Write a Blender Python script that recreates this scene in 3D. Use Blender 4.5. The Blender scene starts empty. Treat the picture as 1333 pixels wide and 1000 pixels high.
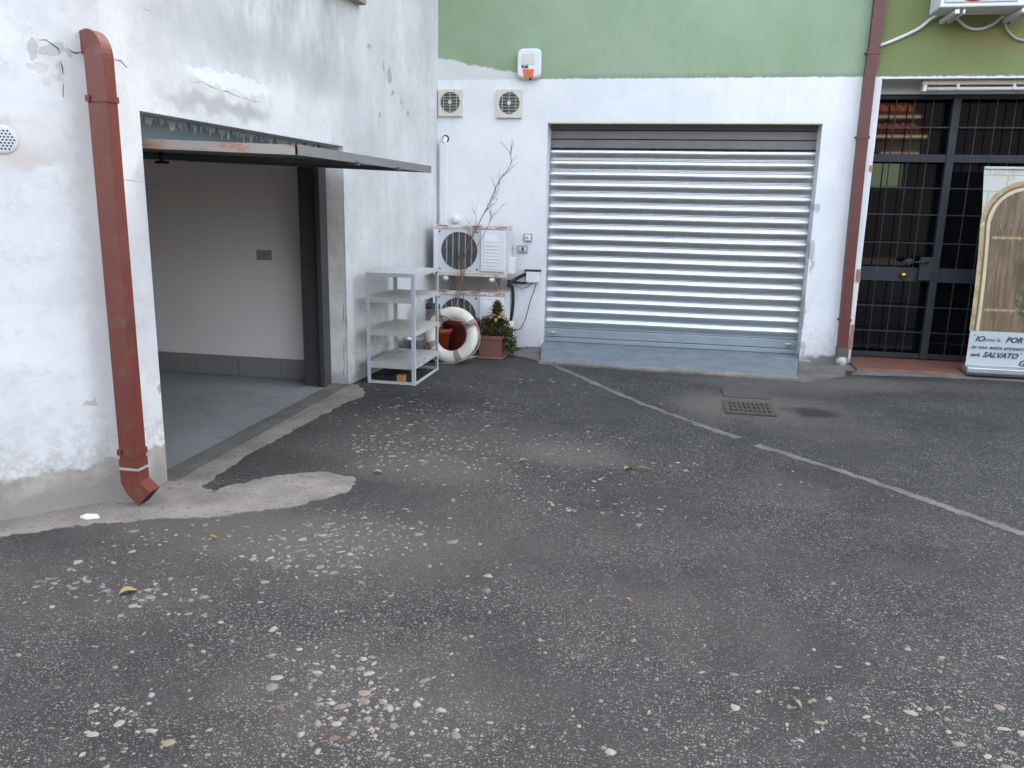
import bpy, bmesh, math, random
from mathutils import Vector, Matrix, noise as mnoise
R = math.radians
random.seed(7)
C = bpy.context.scene.collection
sc = bpy.context.scene

# ------------------------------------------------------------------ camera
FPX, PITCH, ROLL, YAW = 1054.58423, .220679312, .0211017005, .188146396
CAM = Vector((0, 0, 1.6))
fw = Vector((-math.sin(YAW)*math.cos(PITCH), math.cos(YAW)*math.cos(PITCH), -math.sin(PITCH)))
r0 = Vector((math.cos(YAW), math.sin(YAW), 0)); u0 = r0.cross(fw)
rt = math.cos(ROLL)*r0 + math.sin(ROLL)*u0
up = -math.sin(ROLL)*r0 + math.cos(ROLL)*u0
cd = bpy.data.cameras.new('camera'); cam = bpy.data.objects.new('camera', cd); C.objects.link(cam)
cam.matrix_world = Matrix(((rt.x, up.x, -fw.x, CAM.x), (rt.y, up.y, -fw.y, CAM.y), (rt.z, up.z, -fw.z, CAM.z), (0, 0, 0, 1)))
cd.sensor_width = 36; cd.lens = FPX/1333*36; cd.clip_start = .05; cd.clip_end = 500
sc.camera = cam

def ray(px, py): return fw + rt*((px-666.5)/FPX) - up*((py-500)/FPX)
def hit(px, py, ax, val):                    # survey of the photo: a pixel's point on a known plane of the place
    d = ray(px, py); t = (val-CAM[ax])/d[ax]; return CAM + d*t
def G(px, py, z=0): return hit(px, py, 2, z)
def BW(px, py, y=8.9): return hit(px, py, 1, y)
CH0 = Vector((-2.75, 3.7, 0)); CHD = Vector((-.68, -.733, 0)).normalized(); CHN = Vector((-CHD.y, CHD.x, 0))
if CHN.dot(CAM-CH0) < 0: CHN = -CHN
def hitplane(px, py, p0, n):
    d = ray(px, py); t = (p0-CAM).dot(n)/d.dot(n); return CAM + d*t
def CW(px, py): return hitplane(px, py, CH0, CHN)
LW0 = Vector((-2.745, 3.7, 0)); LW1 = Vector((-2.715, 6.6, 0)); LW2 = Vector((-2.575, 8.9, 0))
def LW(px, py):
    for a, b in ((LW0, LW1), (LW1, LW2)):
        n = Vector((b.y-a.y, a.x-b.x, 0)).normalized(); P = hitplane(px, py, a, n)
        if P.y <= b.y or b is LW2: return P

# ------------------------------------------------------------------ nodes
def N(nt, t, ins=None, **pr):
    n = nt.nodes.new(t)
    for k, v in pr.items(): setattr(n, k, v)
    for k, v in (ins or {}).items():
        s = n.inputs[k]
        if isinstance(v, bpy.types.NodeSocket): nt.links.new(v, s)
        else:
            if isinstance(v, tuple) and len(v) == 3 and s.type == 'RGBA': v = v+(1,)
            s.default_value = v
    return n
class Mat:
    def __init__(s, name, base=(.5, .5, .5), rough=.7, metal=0, spec=None):
        s.m = bpy.data.materials.new(name); s.m.use_nodes = True; s.nt = s.m.node_tree
        s.b = s.nt.nodes['Principled BSDF']; s.set('Base Color', base); s.set('Roughness', rough); s.set('Metallic', metal)
        if spec is not None: s.set('Specular IOR Level', spec)
        s.P = N(s.nt, 'ShaderNodeTexCoord').outputs['Object']
    def set(s, k, v):
        i = s.b.inputs[k]
        if isinstance(v, bpy.types.NodeSocket): s.nt.links.new(v, i)
        else: i.default_value = v+(1,) if isinstance(v, tuple) and len(v) == 3 else v
    def math(s, op, a, b=0, clamp=False):
        n = N(s.nt, 'ShaderNodeMath', {0: a, 1: b}, operation=op); n.use_clamp = clamp; return n.outputs[0]
    def vec(s, op, a, b=(0, 0, 0)):
        return N(s.nt, 'ShaderNodeVectorMath', {0: a, 1: b}, operation=op).outputs[0]
    def noise(s, scale, detail=4, rough=.55, stretch=None, P=None):
        p = P or s.P
        if stretch: p = s.vec('MULTIPLY', p, stretch)
        return N(s.nt, 'ShaderNodeTexNoise', {'Vector': p, 'Scale': scale, 'Detail': detail, 'Roughness': rough}).outputs['Fac']
    def noisev(s, scale, amt, detail=3):
        c = N(s.nt, 'ShaderNodeTexNoise', {'Vector': s.P, 'Scale': scale, 'Detail': detail}).outputs['Color']
        c = s.vec('SUBTRACT', c, (.5, .5, .5)); c = s.vec('MULTIPLY', c, (amt, amt, amt)); return s.vec('ADD', s.P, c)
    def ss(s, v, a, b):                      # smoothstep a..b -> 0..1
        n = N(s.nt, 'ShaderNodeMapRange', {0: v, 1: a, 2: b, 3: 0., 4: 1.}, interpolation_type='SMOOTHSTEP'); return n.outputs[0]
    def mix(s, f, a, b, mode='MIX'):
        return N(s.nt, 'ShaderNodeMix', {0: f, 6: a, 7: b}, data_type='RGBA', blend_type=mode).outputs[2]
    def sep(s, P=None):
        return N(s.nt, 'ShaderNodeSeparateXYZ', {0: P or s.P}).outputs
    def blob(s, c, r, P=None, soft=.35):     # 1 inside an ellipsoid, 0 outside
        q = s.vec('SUBTRACT', P or s.P, tuple(c)); q = s.vec('DIVIDE', q, tuple(r))
        l = N(s.nt, 'ShaderNodeVectorMath', {0: q}, operation='LENGTH').outputs['Value']
        return s.ss(l, 1+soft, 1-soft)
    def bump(s, h, dist=.01, strength=1.):
        s.set('Normal', N(s.nt, 'ShaderNodeBump', {'Height': h, 'Distance': dist, 'Strength': strength}).outputs[0])

def simple(name, base, rough=.6, metal=0, var=.25, scale=9, dirt=None, bump=.0, spec=None):
    m = Mat(name, base, rough, metal, spec)
    n = m.noise(scale, 5); lo = tuple(v*(1-var) for v in base); hi = tuple(min(1, v*(1+var)) for v in base)
    col = m.mix(n, lo, hi)
    if dirt:
        col = m.mix(m.ss(m.noise(scale*2.3, 6, .65), .52, .72), col, dirt)
    m.set('Base Color', col)
    m.set('Roughness', m.math('ADD', m.math('MULTIPLY', m.noise(scale*3), .25), rough-.12))
    if bump: m.bump(m.noise(scale*12, 4), bump)
    return m.m

# ------------------------------------------------------------------ mesh building
class MB:
    def __init__(s): s.bm = bmesh.new(); s.mi = 0
    def face(s, pts):
        f = s.bm.faces.new([s.bm.verts.new(p) for p in pts]); f.material_index = s.mi; return f
    def box(s, a, b, M=None, bev=0):
        a = Vector(a); b = Vector(b); c = (a+b)/2; d = b-a
        g = bmesh.ops.create_cube(s.bm, size=1, matrix=Matrix.Translation(c) @ Matrix.Diagonal((*d, 1)))
        vs = g['verts']
        if bev:
            es = list({e for v in vs for e in v.link_edges})
            o = bmesh.ops.bevel(s.bm, geom=es, offset=bev, segments=2, affect='EDGES', profile=.5); vs = list({v for f in o['faces'] for v in f.verts} | {v for v in vs if v.is_valid})
        for f in {f for v in vs for f in v.link_faces}: f.material_index = s.mi
        if M: bmesh.ops.transform(s.bm, matrix=M, verts=vs)
        return s
    def prism(s, pts, h0, h1, axis=2, bev=0):      # polygon pts (2D) extruded along axis
        def mk(p, h):
            return {2: (p[0], p[1], h), 1: (p[0], h, p[1]), 0: (h, p[0], p[1])}[axis]
        lo = [s.bm.verts.new(mk(p, h0)) for p in pts]; hi = [s.bm.verts.new(mk(p, h1)) for p in pts]
        fs = [s.bm.faces.new(lo), s.bm.faces.new(hi)]
        for i in range(len(pts)): fs.append(s.bm.faces.new((lo[i], lo[(i+1) % len(pts)], hi[(i+1) % len(pts)], hi[i])))
        for f in fs: f.material_index = s.mi
        bmesh.ops.recalc_face_normals(s.bm, faces=fs)
        if bev:
            es = list({e for f in fs for e in f.edges}); bmesh.ops.bevel(s.bm, geom=es, offset=bev, segments=2, affect='EDGES')
        return s
    def tube(s, pts, r, n=8, cap=True, smooth=True):
        pts = [Vector(p) for p in pts]; rr = r if isinstance(r, (list, tuple)) else [r]*len(pts); prev = None; rings = []
        for i, p in enumerate(pts):
            t = (pts[min(i+1, len(pts)-1)]-pts[max(i-1, 0)]).normalized()
            if prev is None:
                a = Vector((0, 0, 1)) if abs(t.z) < .9 else Vector((1, 0, 0)); x = t.cross(a).normalized()
            else: x = (prev - t*prev.dot(t)).normalized()
            prev = x; y = t.cross(x)
            rings.append([s.bm.verts.new(p + (x*math.cos(2*math.pi*k/n)+y*math.sin(2*math.pi*k/n))*rr[i]) for k in range(n)])
        fs = []
        for a, b in zip(rings, rings[1:]):
            for k in range(n): fs.append(s.bm.faces.new((a[k], a[(k+1) % n], b[(k+1) % n], b[k])))
        for f in fs: f.smooth = smooth
        if cap: fs += [s.bm.faces.new(rings[0][::-1]), s.bm.faces.new(rings[-1])]
        for f in fs: f.material_index = s.mi
        return s
    def loft(s, secs, smooth=False, caps=True):     # list of equal-length vertex loops
        rings = [[s.bm.verts.new(p) for p in q] for q in secs]; n = len(rings[0]); fs = []
        for a, b in zip(rings, rings[1:]):
            for k in range(n): fs.append(s.bm.faces.new((a[k], a[(k+1) % n], b[(k+1) % n], b[k])))
        for f in fs: f.smooth = smooth
        if caps: fs += [s.bm.faces.new(rings[0][::-1]), s.bm.faces.new(rings[-1])]
        for f in fs: f.material_index = s.mi
        bmesh.ops.recalc_face_normals(s.bm, faces=fs)
        return s
    def lathe(s, prof, c=(0, 0, 0), n=24, M=None, smooth=True, a0=0, a1=2*math.pi):
        full = abs(a1-a0-2*math.pi) < 1e-6; k = n if full else n+1; vs = []
        rings = [[s.bm.verts.new(Vector(c)+Vector((r*math.cos(a0+(a1-a0)*i/n), r*math.sin(a0+(a1-a0)*i/n), z))) for i in range(k)] for r, z in prof]
        fs = []
        for a, b in zip(rings, rings[1:]):
            for i in range(n): fs.append(s.bm.faces.new((a[i], a[(i+1) % k], b[(i+1) % k], b[i])))
        for f in fs: f.smooth = smooth; f.material_index = s.mi
        if M: bmesh.ops.transform(s.bm, matrix=M, verts=[v for q in rings for v in q])
        return s
    def build(s, name, mat, parent=None, smooth=False):
        me = bpy.data.meshes.new(name); s.bm.normal_update(); s.bm.to_mesh(me); s.bm.free()
        o = bpy.data.objects.new(name, me)
        for m in (mat if isinstance(mat, (list, tuple)) else [mat]): me.materials.append(m)
        if smooth:
            for p in me.polygons: p.use_smooth = True
        C.objects.link(o)
        if parent is not None:
            o.parent = parent
            if parent.type == 'EMPTY': o.location = -parent.location
        return o
def tag(o, label, cat, group=None):
    o['label'] = label; o['category'] = cat
    if group: o['group'] = group
    return o
def thing(name, label, cat, loc, group=None):
    o = bpy.data.objects.new(name, None); C.objects.link(o); o.location = Vector(loc); o.empty_display_size = .1
    return tag(o, label, cat, group)
def struct(o): o['kind'] = 'structure'; return o
def rough_poly(pts, amp, step=.03, seed=0):       # subdivide an outline and make it ragged
    out = []; pts = [Vector((p[0], p[1], 0)) for p in pts]
    for a, b in zip(pts, pts[1:]+pts[:1]):
        k = max(1, int((b-a).length/step))
        for i in range(k):
            p = a.lerp(b, i/k); nv = mnoise.noise_vector(p*9+Vector((seed, seed, 0)))+.6*mnoise.noise_vector(p*31+Vector((seed, 3, seed)))+.35*mnoise.noise_vector(p*83)
            out.append((p.x+nv.x*amp, p.y+nv.y*amp))
    return out
def text_mesh(txt, size, mat, name, parent, M, shear=0, bold=0):
    cu = bpy.data.curves.new(name, 'FONT'); cu.body = txt; cu.size = size; cu.shear = shear; cu.extrude = .0006; cu.offset = bold; cu.resolution_u = 2
    o = bpy.data.objects.new('tmp', cu); C.objects.link(o)
    me = bpy.data.meshes.new_from_object(o.evaluated_get(bpy.context.evaluated_depsgraph_get()))
    bpy.data.objects.remove(o); me.transform(M); me.materials.clear(); me.materials.append(mat)
    q = bpy.data.objects.new(name, me); C.objects.link(q); q.parent = parent
    if parent.type == 'EMPTY': q.location = -parent.location
    return q

# ------------------------------------------------------------------ materials
def mat_asphalt():
    m = Mat('asphalt', rough=.88, spec=.3)
    big = m.noise(.75, 5, .6); mid = m.noise(5, 6, .65); fine = m.noise(160, 3, .7); grit = m.noise(420, 2, .6)
    col = m.mix(m.ss(big, .36, .66), (.0165, .0156, .0151), (.0365, .0340, .0322))
    col = m.mix(m.ss(mid, .35, .75), col, (.050, .0460, .0425))
    col = m.mix(m.math('MULTIPLY', m.ss(fine, .46, .74), .8), col, (.066, .0605, .0555)); col = m.mix(m.math('MULTIPLY', m.ss(fine, .5, .28), .65), col, (.016, .016, .018))
    col = m.mix(m.math('MULTIPLY', m.ss(grit, .5, .72), .5), col, (.17, .165, .155))
    h = m.math('ADD', m.math('MULTIPLY', fine, 1.), m.math('MULTIPLY', grit, .5))
    dens = m.ss(m.noise(1.3, 4, .6), .34, .62)
    W = m.noisev(30, .012)
    for sc_, thr, rad, c1, c2 in ((42, .90, .30, (.27, .26, .24), (.16, .14, .12)), (88, .80, .34, (.36, .34, .305), (.17, .155, .135)), (185, .80, .42, (.34, .325, .295), (.17, .16, .145))):
        v = N(m.nt, 'ShaderNodeTexVoronoi', {'Vector': m.vec('MULTIPLY', W, (1, 1.25, 1)), 'Scale': sc_, 'Randomness': 1.}, voronoi_dimensions='2D')
        cs = N(m.nt, 'ShaderNodeSeparateColor', {0: v.outputs['Color']}).outputs
        on = m.math('MULTIPLY', m.ss(cs[0], thr, thr+.02), m.ss(v.outputs['Distance'], rad, rad*.7))
        on = m.math('MULTIPLY', on, m.math('ADD', m.math('MULTIPLY', dens, .75), .25))
        col = m.mix(on, col, m.mix(cs[1], c1, c2)); h = m.math('ADD', h, m.math('MULTIPLY', on, .5))
    Wp = m.noisev(3, .35)
    for px, py, rx, ry, f in ((740, 592, .36, .22, .55), (560, 610, .42, .26, .5), (985, 528, .62, .45, .6), (1000, 500, .7, .3, .4), (1110, 500, .5, .3, .5), (925, 530, .2, .4, .4), (300, 690, 1.0, .3, .45), (420, 600, .8, .3, .2), (470, 900, .5, .35, .22), (100, 760, .6, .35, .22), (560, 570, .9, .6, .3), (450, 710, .8, .45, .22), (1020, 640, .3, .3, .16), (1080, 560, .5, .3, .2), (840, 800, .6, .3, .12), (620, 640, .5, .3, .2), (720, 690, .8, .3, .15), (1160, 500, .9, .2, .25)):
        c = G(px, py); b = m.blob((c.x, c.y, 0), (rx, ry, 1), Wp, .55)
        col = m.mix(m.math('MULTIPLY', b, f), col, (.150, .134, .116))
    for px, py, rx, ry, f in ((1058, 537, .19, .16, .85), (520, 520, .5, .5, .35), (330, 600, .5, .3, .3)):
        c = G(px, py); b = m.blob((c.x, c.y, 0), (rx, ry, 1), Wp, .4); col = m.mix(m.math('MULTIPLY', b, f), col, (.024, .021, .02))  # first blob is a damp stain; the one by the rack is painted shade
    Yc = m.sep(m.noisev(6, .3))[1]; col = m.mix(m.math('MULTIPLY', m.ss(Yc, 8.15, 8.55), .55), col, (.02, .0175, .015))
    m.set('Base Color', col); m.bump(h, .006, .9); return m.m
def mat_concrete(name='concrete', a=(.105, .096, .085), b=(.19, .177, .16), grime=(.09, .08, .07)):
    m = Mat(name, rough=.9, spec=.25)
    col = m.mix(m.ss(m.noise(4, 6, .65), .3, .7), a, b); col = m.mix(m.ss(m.noise(16, 6, .7), .5, .74), col, grime)
    col = m.mix(m.math('MULTIPLY', m.ss(m.noise(130, 3, .7), .52, .72), .6), col, (.42, .40, .37)); col = m.mix(m.math('MULTIPLY', m.ss(m.noise(90, 3, .7), .45, .3), .6), col, grime)
    m.set('Base Color', col); m.bump(m.math('ADD', m.noise(110, 4, .7), m.noise(22, 4)), .008, .8); return m.m
def mat_left_wall():
    m = Mat('weathered_white_plaster', rough=.9, spec=.25); X, Y, Z = m.sep()
    W = m.noisev(5, .30, 5); W2 = m.noisev(14, .12, 5)
    base = m.mix(m.ss(m.noise(1.6, 5, .6), .3, .7), (.56, .555, .55), (.70, .695, .685))
    base = m.mix(m.math('MULTIPLY', m.ss(m.noise(9, 6, .7), .5, .74), .48), base, (.45, .45, .45))
    st = m.noise(3.2, 5, .65, (1, 1, .13))
    base = m.mix(m.math('MULTIPLY', m.ss(st, .5, .72), .35), base, (.44, .44, .445))
    up_ = m.math('MULTIPLY', m.ss(Z, 2.15, 2.9), m.ss(m.noise(2.1, 6, .65, (1, 1, .6)), .36, .62))
    up_ = m.math('MULTIPLY', up_, m.ss(Y, 7.2, 6.2))
    base = m.mix(m.math('MULTIPLY', up_, .72), base, (.33, .335, .34))
    P = lambda px, py: tuple(LW(px, py))
    # broad smears and repaired plaster
    for px, py, r, f, c in ((385, 85, (.5, .9, .16), .40, (.33, .335, .345)), (250, 20, (.5, .8, .22), .40, (.34, .345, .355)), (470, 150, (.5, .35, .55), .28, (.38, .385, .40)), (270, 135, (.5, .42, .05), .62, (.34, .32, .30)), (325, 148, (.5, .22, .05), .6, (.33, .31, .30))):
        base = m.mix(m.math('MULTIPLY', m.blob(P(px, py), r, W, .6), f), base, c)
    for px, py, r in ((305, 108, (.5, .5, .05)),):
        base = m.mix(m.math('MULTIPLY', m.blob(P(px, py), r, W2, .15), .7), base, (.74, .74, .73))
    # flaked paint
    for px, py, r in ((507, 98, (.5, .05, .07)), (511, 120, (.5, .03, .03)), (499, 85, (.5, .02, .05)), (523, 134, (.5, .03, .02)), (531, 146, (.5, .03, .03)), (481, 60, (.5, .05, .02)), (494, 150, (.5, .03, .02)), (452, 420, (.05, .015, .05)), (449, 480, (.05, .015, .06)), (207, 505, (.5, .03, .03))):
        base = m.mix(m.math('MULTIPLY', m.blob(P(px, py), r, W2, .12), .8), base, (.33, .32, .32))
    Pc = lambda px, py: tuple(CW(px, py))
    for px, py, r in ((54, 90, (.045, .045, .045)), (63, 110, (.03, .03, .03)), (74, 102, (.025, .025, .025)), (43, 62, (.03, .03, .08)), (66, 60, (.09, .09, .03)), (92, 66, (.03, .03, .03)), (80, 90, (.02, .02, .06)), (38, 88, (.03, .03, .02)), (120, 526, (.04, .04, .04)), (122, 514, (.02, .02, .03))):
        base = m.mix(m.math('MULTIPLY', m.blob(Pc(px, py), tuple(v*.72 for v in r), W2, .12), .6), base, (.36, .33, .30))
    base = m.mix(m.math('MULTIPLY', m.blob(Pc(30, 185), (.17, .17, .12), W2, .2), .75), base, (.52, .47, .42))
    base = m.mix(m.math('MULTIPLY', m.blob(Pc(55, 140), (.15, .15, .2), W2, .3), .6), base, (.70, .69, .67))
    # soft shadow beside the downpipe, painted into the plaster
    for a, b in (((108, 100), .30), ((128, 300), .3), ((150, 520), .3)):
        base = m.mix(m.math('MULTIPLY', m.blob(Pc(*a), (.10, .10, .5), W2, .7), b), base, (.30, .285, .25))
    # damp cement plinth at the foot
    edge = m.math('ADD', Z, m.math('MULTIPLY', m.math('SUBTRACT', m.noise(6, 5, .65), .5), .22))
    sp = m.math('MULTIPLY', m.ss(edge, .62, .2), m.ss(m.noise(13, 6, .75), .44, .6)); base = m.mix(m.math('MULTIPLY', sp, .65), base, (.40, .38, .35))
    low = m.math('MULTIPLY', m.ss(edge, .235, .205), m.ss(Y, 4.1, 3.9))
    cem = m.mix(m.ss(m.noise(7, 5, .6), .35, .7), (.27, .24, .205), (.39, .36, .32)); cem = m.mix(m.ss(edge, .13, .02), cem, (.17, .15, .13))
    base = m.mix(low, base, cem)
    rv = m.math('MULTIPLY', m.ss(X, -2.722, -2.74), m.ss(Y, 6.45, 6.5)); base = m.mix(rv, base, m.mix(m.ss(m.noise(6, 5, .6), .35, .7), (.80, .78, .75), (.66, .62, .58)))  # reveal coloured lighter to offset the half light it stands in
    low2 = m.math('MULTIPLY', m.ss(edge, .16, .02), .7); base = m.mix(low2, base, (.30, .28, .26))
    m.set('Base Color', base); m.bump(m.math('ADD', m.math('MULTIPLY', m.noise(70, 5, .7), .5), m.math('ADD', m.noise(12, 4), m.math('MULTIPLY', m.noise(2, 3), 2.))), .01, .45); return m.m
def mat_back_wall():
    m = Mat('green_over_white_paint', rough=.88, spec=.25); X, Y, Z = m.sep(); W2 = m.noisev(12, .14, 5)
    g = m.mix(m.ss(m.noise(1.2, 5, .6), .3, .7), (.240, .328, .205), (.29, .375, .255))
    g = m.mix(m.math('MULTIPLY', m.ss(m.noise(2.6, 5, .65, (1, 1, .16)), .48, .74), .35), g, (.31, .375, .28))
    ol = m.ss(m.math('ADD', X, m.math('MULTIPLY', m.noise(3), .2)), 1.8, 1.98); g = m.mix(ol, g, m.mix(m.noise(2.5, 5), (.16, .19, .075), (.215, .25, .11)))
    g = m.mix(m.math('MULTIPLY', m.blob(tuple(BW(1290, 40)), (.35, .5, .16), W2, .6), .5), g, (.24, .18, .07))
    g = m.mix(m.math('MULTIPLY', m.ss(m.noise(60, 2), .70, .76), .5), g, (.45, .46, .40))
    w = m.mix(m.ss(m.noise(1.5, 5, .6), .3, .7), (.68, .69, .70), (.76, .765, .77))
    w = m.mix(m.math('MULTIPLY', m.ss(m.noise(11, 6, .72), .56, .74), .3), w, (.52, .52, .52))
    w = m.mix(m.math('MULTIPLY', m.ss(m.noise(40, 2), .72, .76), .5), w, (.35, .34, .33))
    lowf = m.ss(m.math('ADD', Z, m.math('MULTIPLY', m.math('SUBTRACT', m.noise(7, 6, .7), .5), .6)), .55, .0)
    w = m.mix(m.math('MULTIPLY', lowf, .5), w, (.42, .40, .37))
    w = m.mix(m.math('MULTIPLY', m.ss(m.noise(4, 5, .65, (1, 1, .12)), .54, .76), .32), w, (.50, .485, .45))
    spots = m.math('MULTIPLY', m.ss(Z, 1.1, .1), m.ss(m.noise(17, 6, .8), .56, .66)); w = m.mix(m.math('MULTIPLY', spots, .75), w, (.36, .39, .37))
    w = m.mix(m.math('MULTIPLY', m.blob((-2.1, 8.9, .72), (.42, .4, .17), W2, .5), .8), w, (.42, .34, .28))
    for px, py, r in ((1057, 325, (.035, .3, .10)), (1056, 345, (.02, .3, .09)), (1046, 410, (.018, .3, .22)), (1045, 455, (.03, .3, .1)), (1062, 270, (.05, .3, .04)), (1075, 468, (.12, .3, .03)), (700, 455, (.1, .3, .03))):
        w = m.mix(m.math('MULTIPLY', m.blob(tuple(BW(px, py)), r, W2, .2), .8), w, (.40, .385, .365))
    w = m.mix(m.math('MULTIPLY', m.blob((1.7, 8.9, .03), (.3, .3, .06), W2, .4), .85), w, (.13, .12, .10))
    pl = m.mix(m.noise(4, 5), (.55, .545, .52), (.66, .655, .64))
    hgt = m.math('ADD', Z, m.math('MULTIPLY', m.math('SUBTRACT', m.noise(7, 6, .7), .5), .16))
    lim = N(m.nt, 'ShaderNodeMapRange', {0: X, 1: -2.6, 2: -1.35, 3: 3.10, 4: 2.86}).outputs[0]
    patch = m.ss(m.math('SUBTRACT', hgt, lim), .012, -.012)
    col = m.mix(patch, g, pl)
    e2 = m.math('ADD', Z, m.math('MULTIPLY', m.math('SUBTRACT', m.noise(22, 4), .5), .03))
    dk = m.math('MULTIPLY', m.math('MULTIPLY', m.ss(e2, 2.93, 2.885), m.ss(X, -1.3, -1.1)), .45); col = m.mix(dk, col, (.19, .23, .17))
    isw = m.ss(e2, 2.872, 2.866); col = m.mix(isw, col, w)
    m.set('Base Color', col); m.bump(m.math('ADD', m.math('MULTIPLY', m.noise(85, 5, .7), .7), m.noise(9, 4)), .008, .4); return m.m
def mat_rusty(name, base, rust=(.23, .085, .03), amt=.6, lo=None, hi=None, rough=.5, scale=11, metal=0):
    # paint with rust; lo/hi: z-bands where rust gathers
    m = Mat(name, base, rough, metal); X, Y, Z = m.sep(); n = m.noise(scale, 6, .7, (1, 1, 2.4))
    col = m.mix(m.noise(3, 5), tuple(v*.82 for v in base), tuple(min(1, v*1.12) for v in base))
    if lo is not None:
        band = m.math('MAXIMUM', m.ss(Z, lo+.05, lo), m.ss(Z, hi-.045, hi))
        f = m.math('MULTIPLY', band, m.ss(n, .47, .57))
    else: f = m.ss(n, .60-amt*.1, .72)
    col = m.mix(f, col, m.mix(m.noise(40, 4), rust, tuple(v*2.1 for v in rust)))
    m.set('Base Color', col); m.set('Roughness', m.math('ADD', m.math('MULTIPLY', f, .35), rough)); return m.m
def mat_galv():
    m = Mat('galvanised_steel', (.62, .64, .66), .34, .95)
    n = m.noise(1.5, 5, .6, (.5, 1, 9)); c = m.mix(n, (.50, .52, .54), (.66, .675, .69))
    d = m.math('MULTIPLY', m.ss(m.noise(3, 6, .7, (1, 1, 6)), .6, .75), .5); c = m.mix(d, c, (.35, .36, .37))
    m.set('Base Color', c); m.set('Roughness', m.math('ADD', m.math('MULTIPLY', m.noise(6, 5, .6, (1, 1, 5)), .24), .22)); m.bump(m.noise(5, 3, .5, (1, 1, .4)), .004, .25); return m.m
def mat_wood(name, a, b, sx=30):
    m = Mat(name, rough=.7); n = m.noise(1, 6, .65, (sx, sx, 2.2)); c = m.mix(m.ss(n, .3, .7), a, b)
    c = m.mix(m.math('MULTIPLY', m.ss(m.noise(3, 4, .6, (2, 2, .7)), .5, .75), .6), c, tuple(v*.4 for v in a)); m.set('Base Color', c); return m.m

A = {}
A['asphalt'] = mat_asphalt(); A['conc'] = mat_concrete(); A['conc2'] = mat_concrete('pale_concrete', (.19, .163, .136), (.33, .29, .25), (.10, .086, .072)); A['concd'] = mat_concrete('dusty_concrete', (.11, .103, .095), (.185, .17, .155), (.06, .056, .05))
A['lwall'] = mat_left_wall(); A['bwall'] = mat_back_wall(); A['galv'] = mat_galv()
A['pipe'] = simple('red_brown_pipe_paint', (.138, .031, .020), .45, 0, .3, 5, (.14, .062, .045))
A['pipe2'] = simple('dark_red_brown_pipe_paint', (.105, .028, .023), .45, 0, .2, 5, (.11, .045, .035))
A['pvc'] = simple('grey_pvc', (.42, .41, .39), .55, 0, .2, 8, (.2, .18, .16))
A['black'] = simple('black_rubber', (.014, .014, .016), .5); A['crack'] = simple('crack_shadow', (.06, .05, .042), .95); A['dark'] = simple('dark_void', (.006, .006, .007), .8)
A['whitep'] = simple('white_plastic', (.66, .68, .69), .42, 0, .06, 6); A['cream'] = simple('cream_plastic', (.60, .56, .46), .45, 0, .12, 12, (.42, .36, .26)); A['creamw'] = simple('pale_grille', (.60, .58, .52), .45)
A['greyp'] = simple('grey_plastic', (.33, .325, .31), .5, 0, .12, 10); A['orange'] = simple('orange_lens', (.62, .10, .012), .25); A['dtxt'] = simple('dark_print', (.03, .03, .035), .6)
A['ac1'] = mat_rusty('white_enamel_rust', (.60, .615, .61), lo=.832, hi=1.342, scale=8); A['acpanel'] = simple('white_enamel', (.68, .695, .70), .4, 0, .05, 4)
A['acgrille'] = simple('dark_fan_recess', (.085, .09, .09), .6); A['acrib'] = simple('grey_fan_rib', (.30, .30, .28), .5); A['acback'] = simple('coil_side', (.13, .125, .13), .6)
A['acrust'] = mat_rusty('rusted_tray', (.55, .55, .52), (.28, .10, .03), amt=1.6, scale=7)
A['steelw'] = mat_rusty('grey_white_steel', (.50, .525, .54), amt=.1, scale=9); A['shelf'] = simple('dusty_shelf', (.47, .45, .42), .75, 0, .22, 5, (.25, .235, .21))
A['gate'] = simple('blue_black_iron', (.009, .012, .017), .6, 0, .3, 8); A['gatep'] = simple('blue_black_iron_plate', (.012, .016, .024), .55, 0, .3, 4)
gm = Mat('dark_glass', (.004, .004, .005), .03, 0, .45); A['glass'] = gm.m
A['brass'] = simple('brass', (.5, .28, .07), .3, 1)
A['terra'] = simple('terracotta_tiles', (.18, .075, .05), .6, 0, .3, 6, (.1, .055, .042)); A['pot'] = simple('terracotta', (.20, .085, .06), .75, 0, .25, 10, (.19, .125, .105)); A['potred'] = simple('dark_red_plastic', (.15, .024, .02), .5, 0, .15, 5); A['potor'] = simple('orange_plastic', (.30, .052, .022), .45)
A['ramp'] = mat_concrete('blue_grey_screed', (.15, .185, .205), (.21, .25, .27), (.115, .135, .145))
A['ring'] = simple('aged_white_vinyl', (.66, .63, .55), .55, 0, .08, 5, (.50, .44, .34)); A['band'] = simple('faded_band', (.27, .22, .19), .8); A['rope'] = simple('tan_rope', (.33, .235, .16), .85)
A['stem'] = simple('dry_twig', (.17, .125, .10), .9); A['leaf1'] = simple('olive_leaf', (.078, .072, .022), .5, 0, .5, 25); A['leaf2'] = simple('green_leaf', (.042, .070, .022), .5, 0, .4, 25); A['leaf3'] = simple('ochre_leaf', (.17, .10, .022), .6, 0, .4, 25); A['dead'] = simple('dead_leaf', (.36, .25, .14), .8, 0, .3, 30)
A['gdoor'] = mat_rusty('grey_blue_door_paint', (.075, .086, .094), (.16, .07, .03), amt=.3, scale=5, rough=.55); A['gedge'] = mat_rusty('weathered_edge', (.32, .29, .25), (.22, .075, .03), amt=1.5, scale=6, rough=.7); A['gframe'] = simple('dark_steel_frame', (.05, .048, .048), .6, 0, .4, 14)
A['gedge2'] = mat_rusty('grey_edge', (.19, .19, .19), (.18, .07, .03), amt=1., scale=5, rough=.65)
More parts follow.
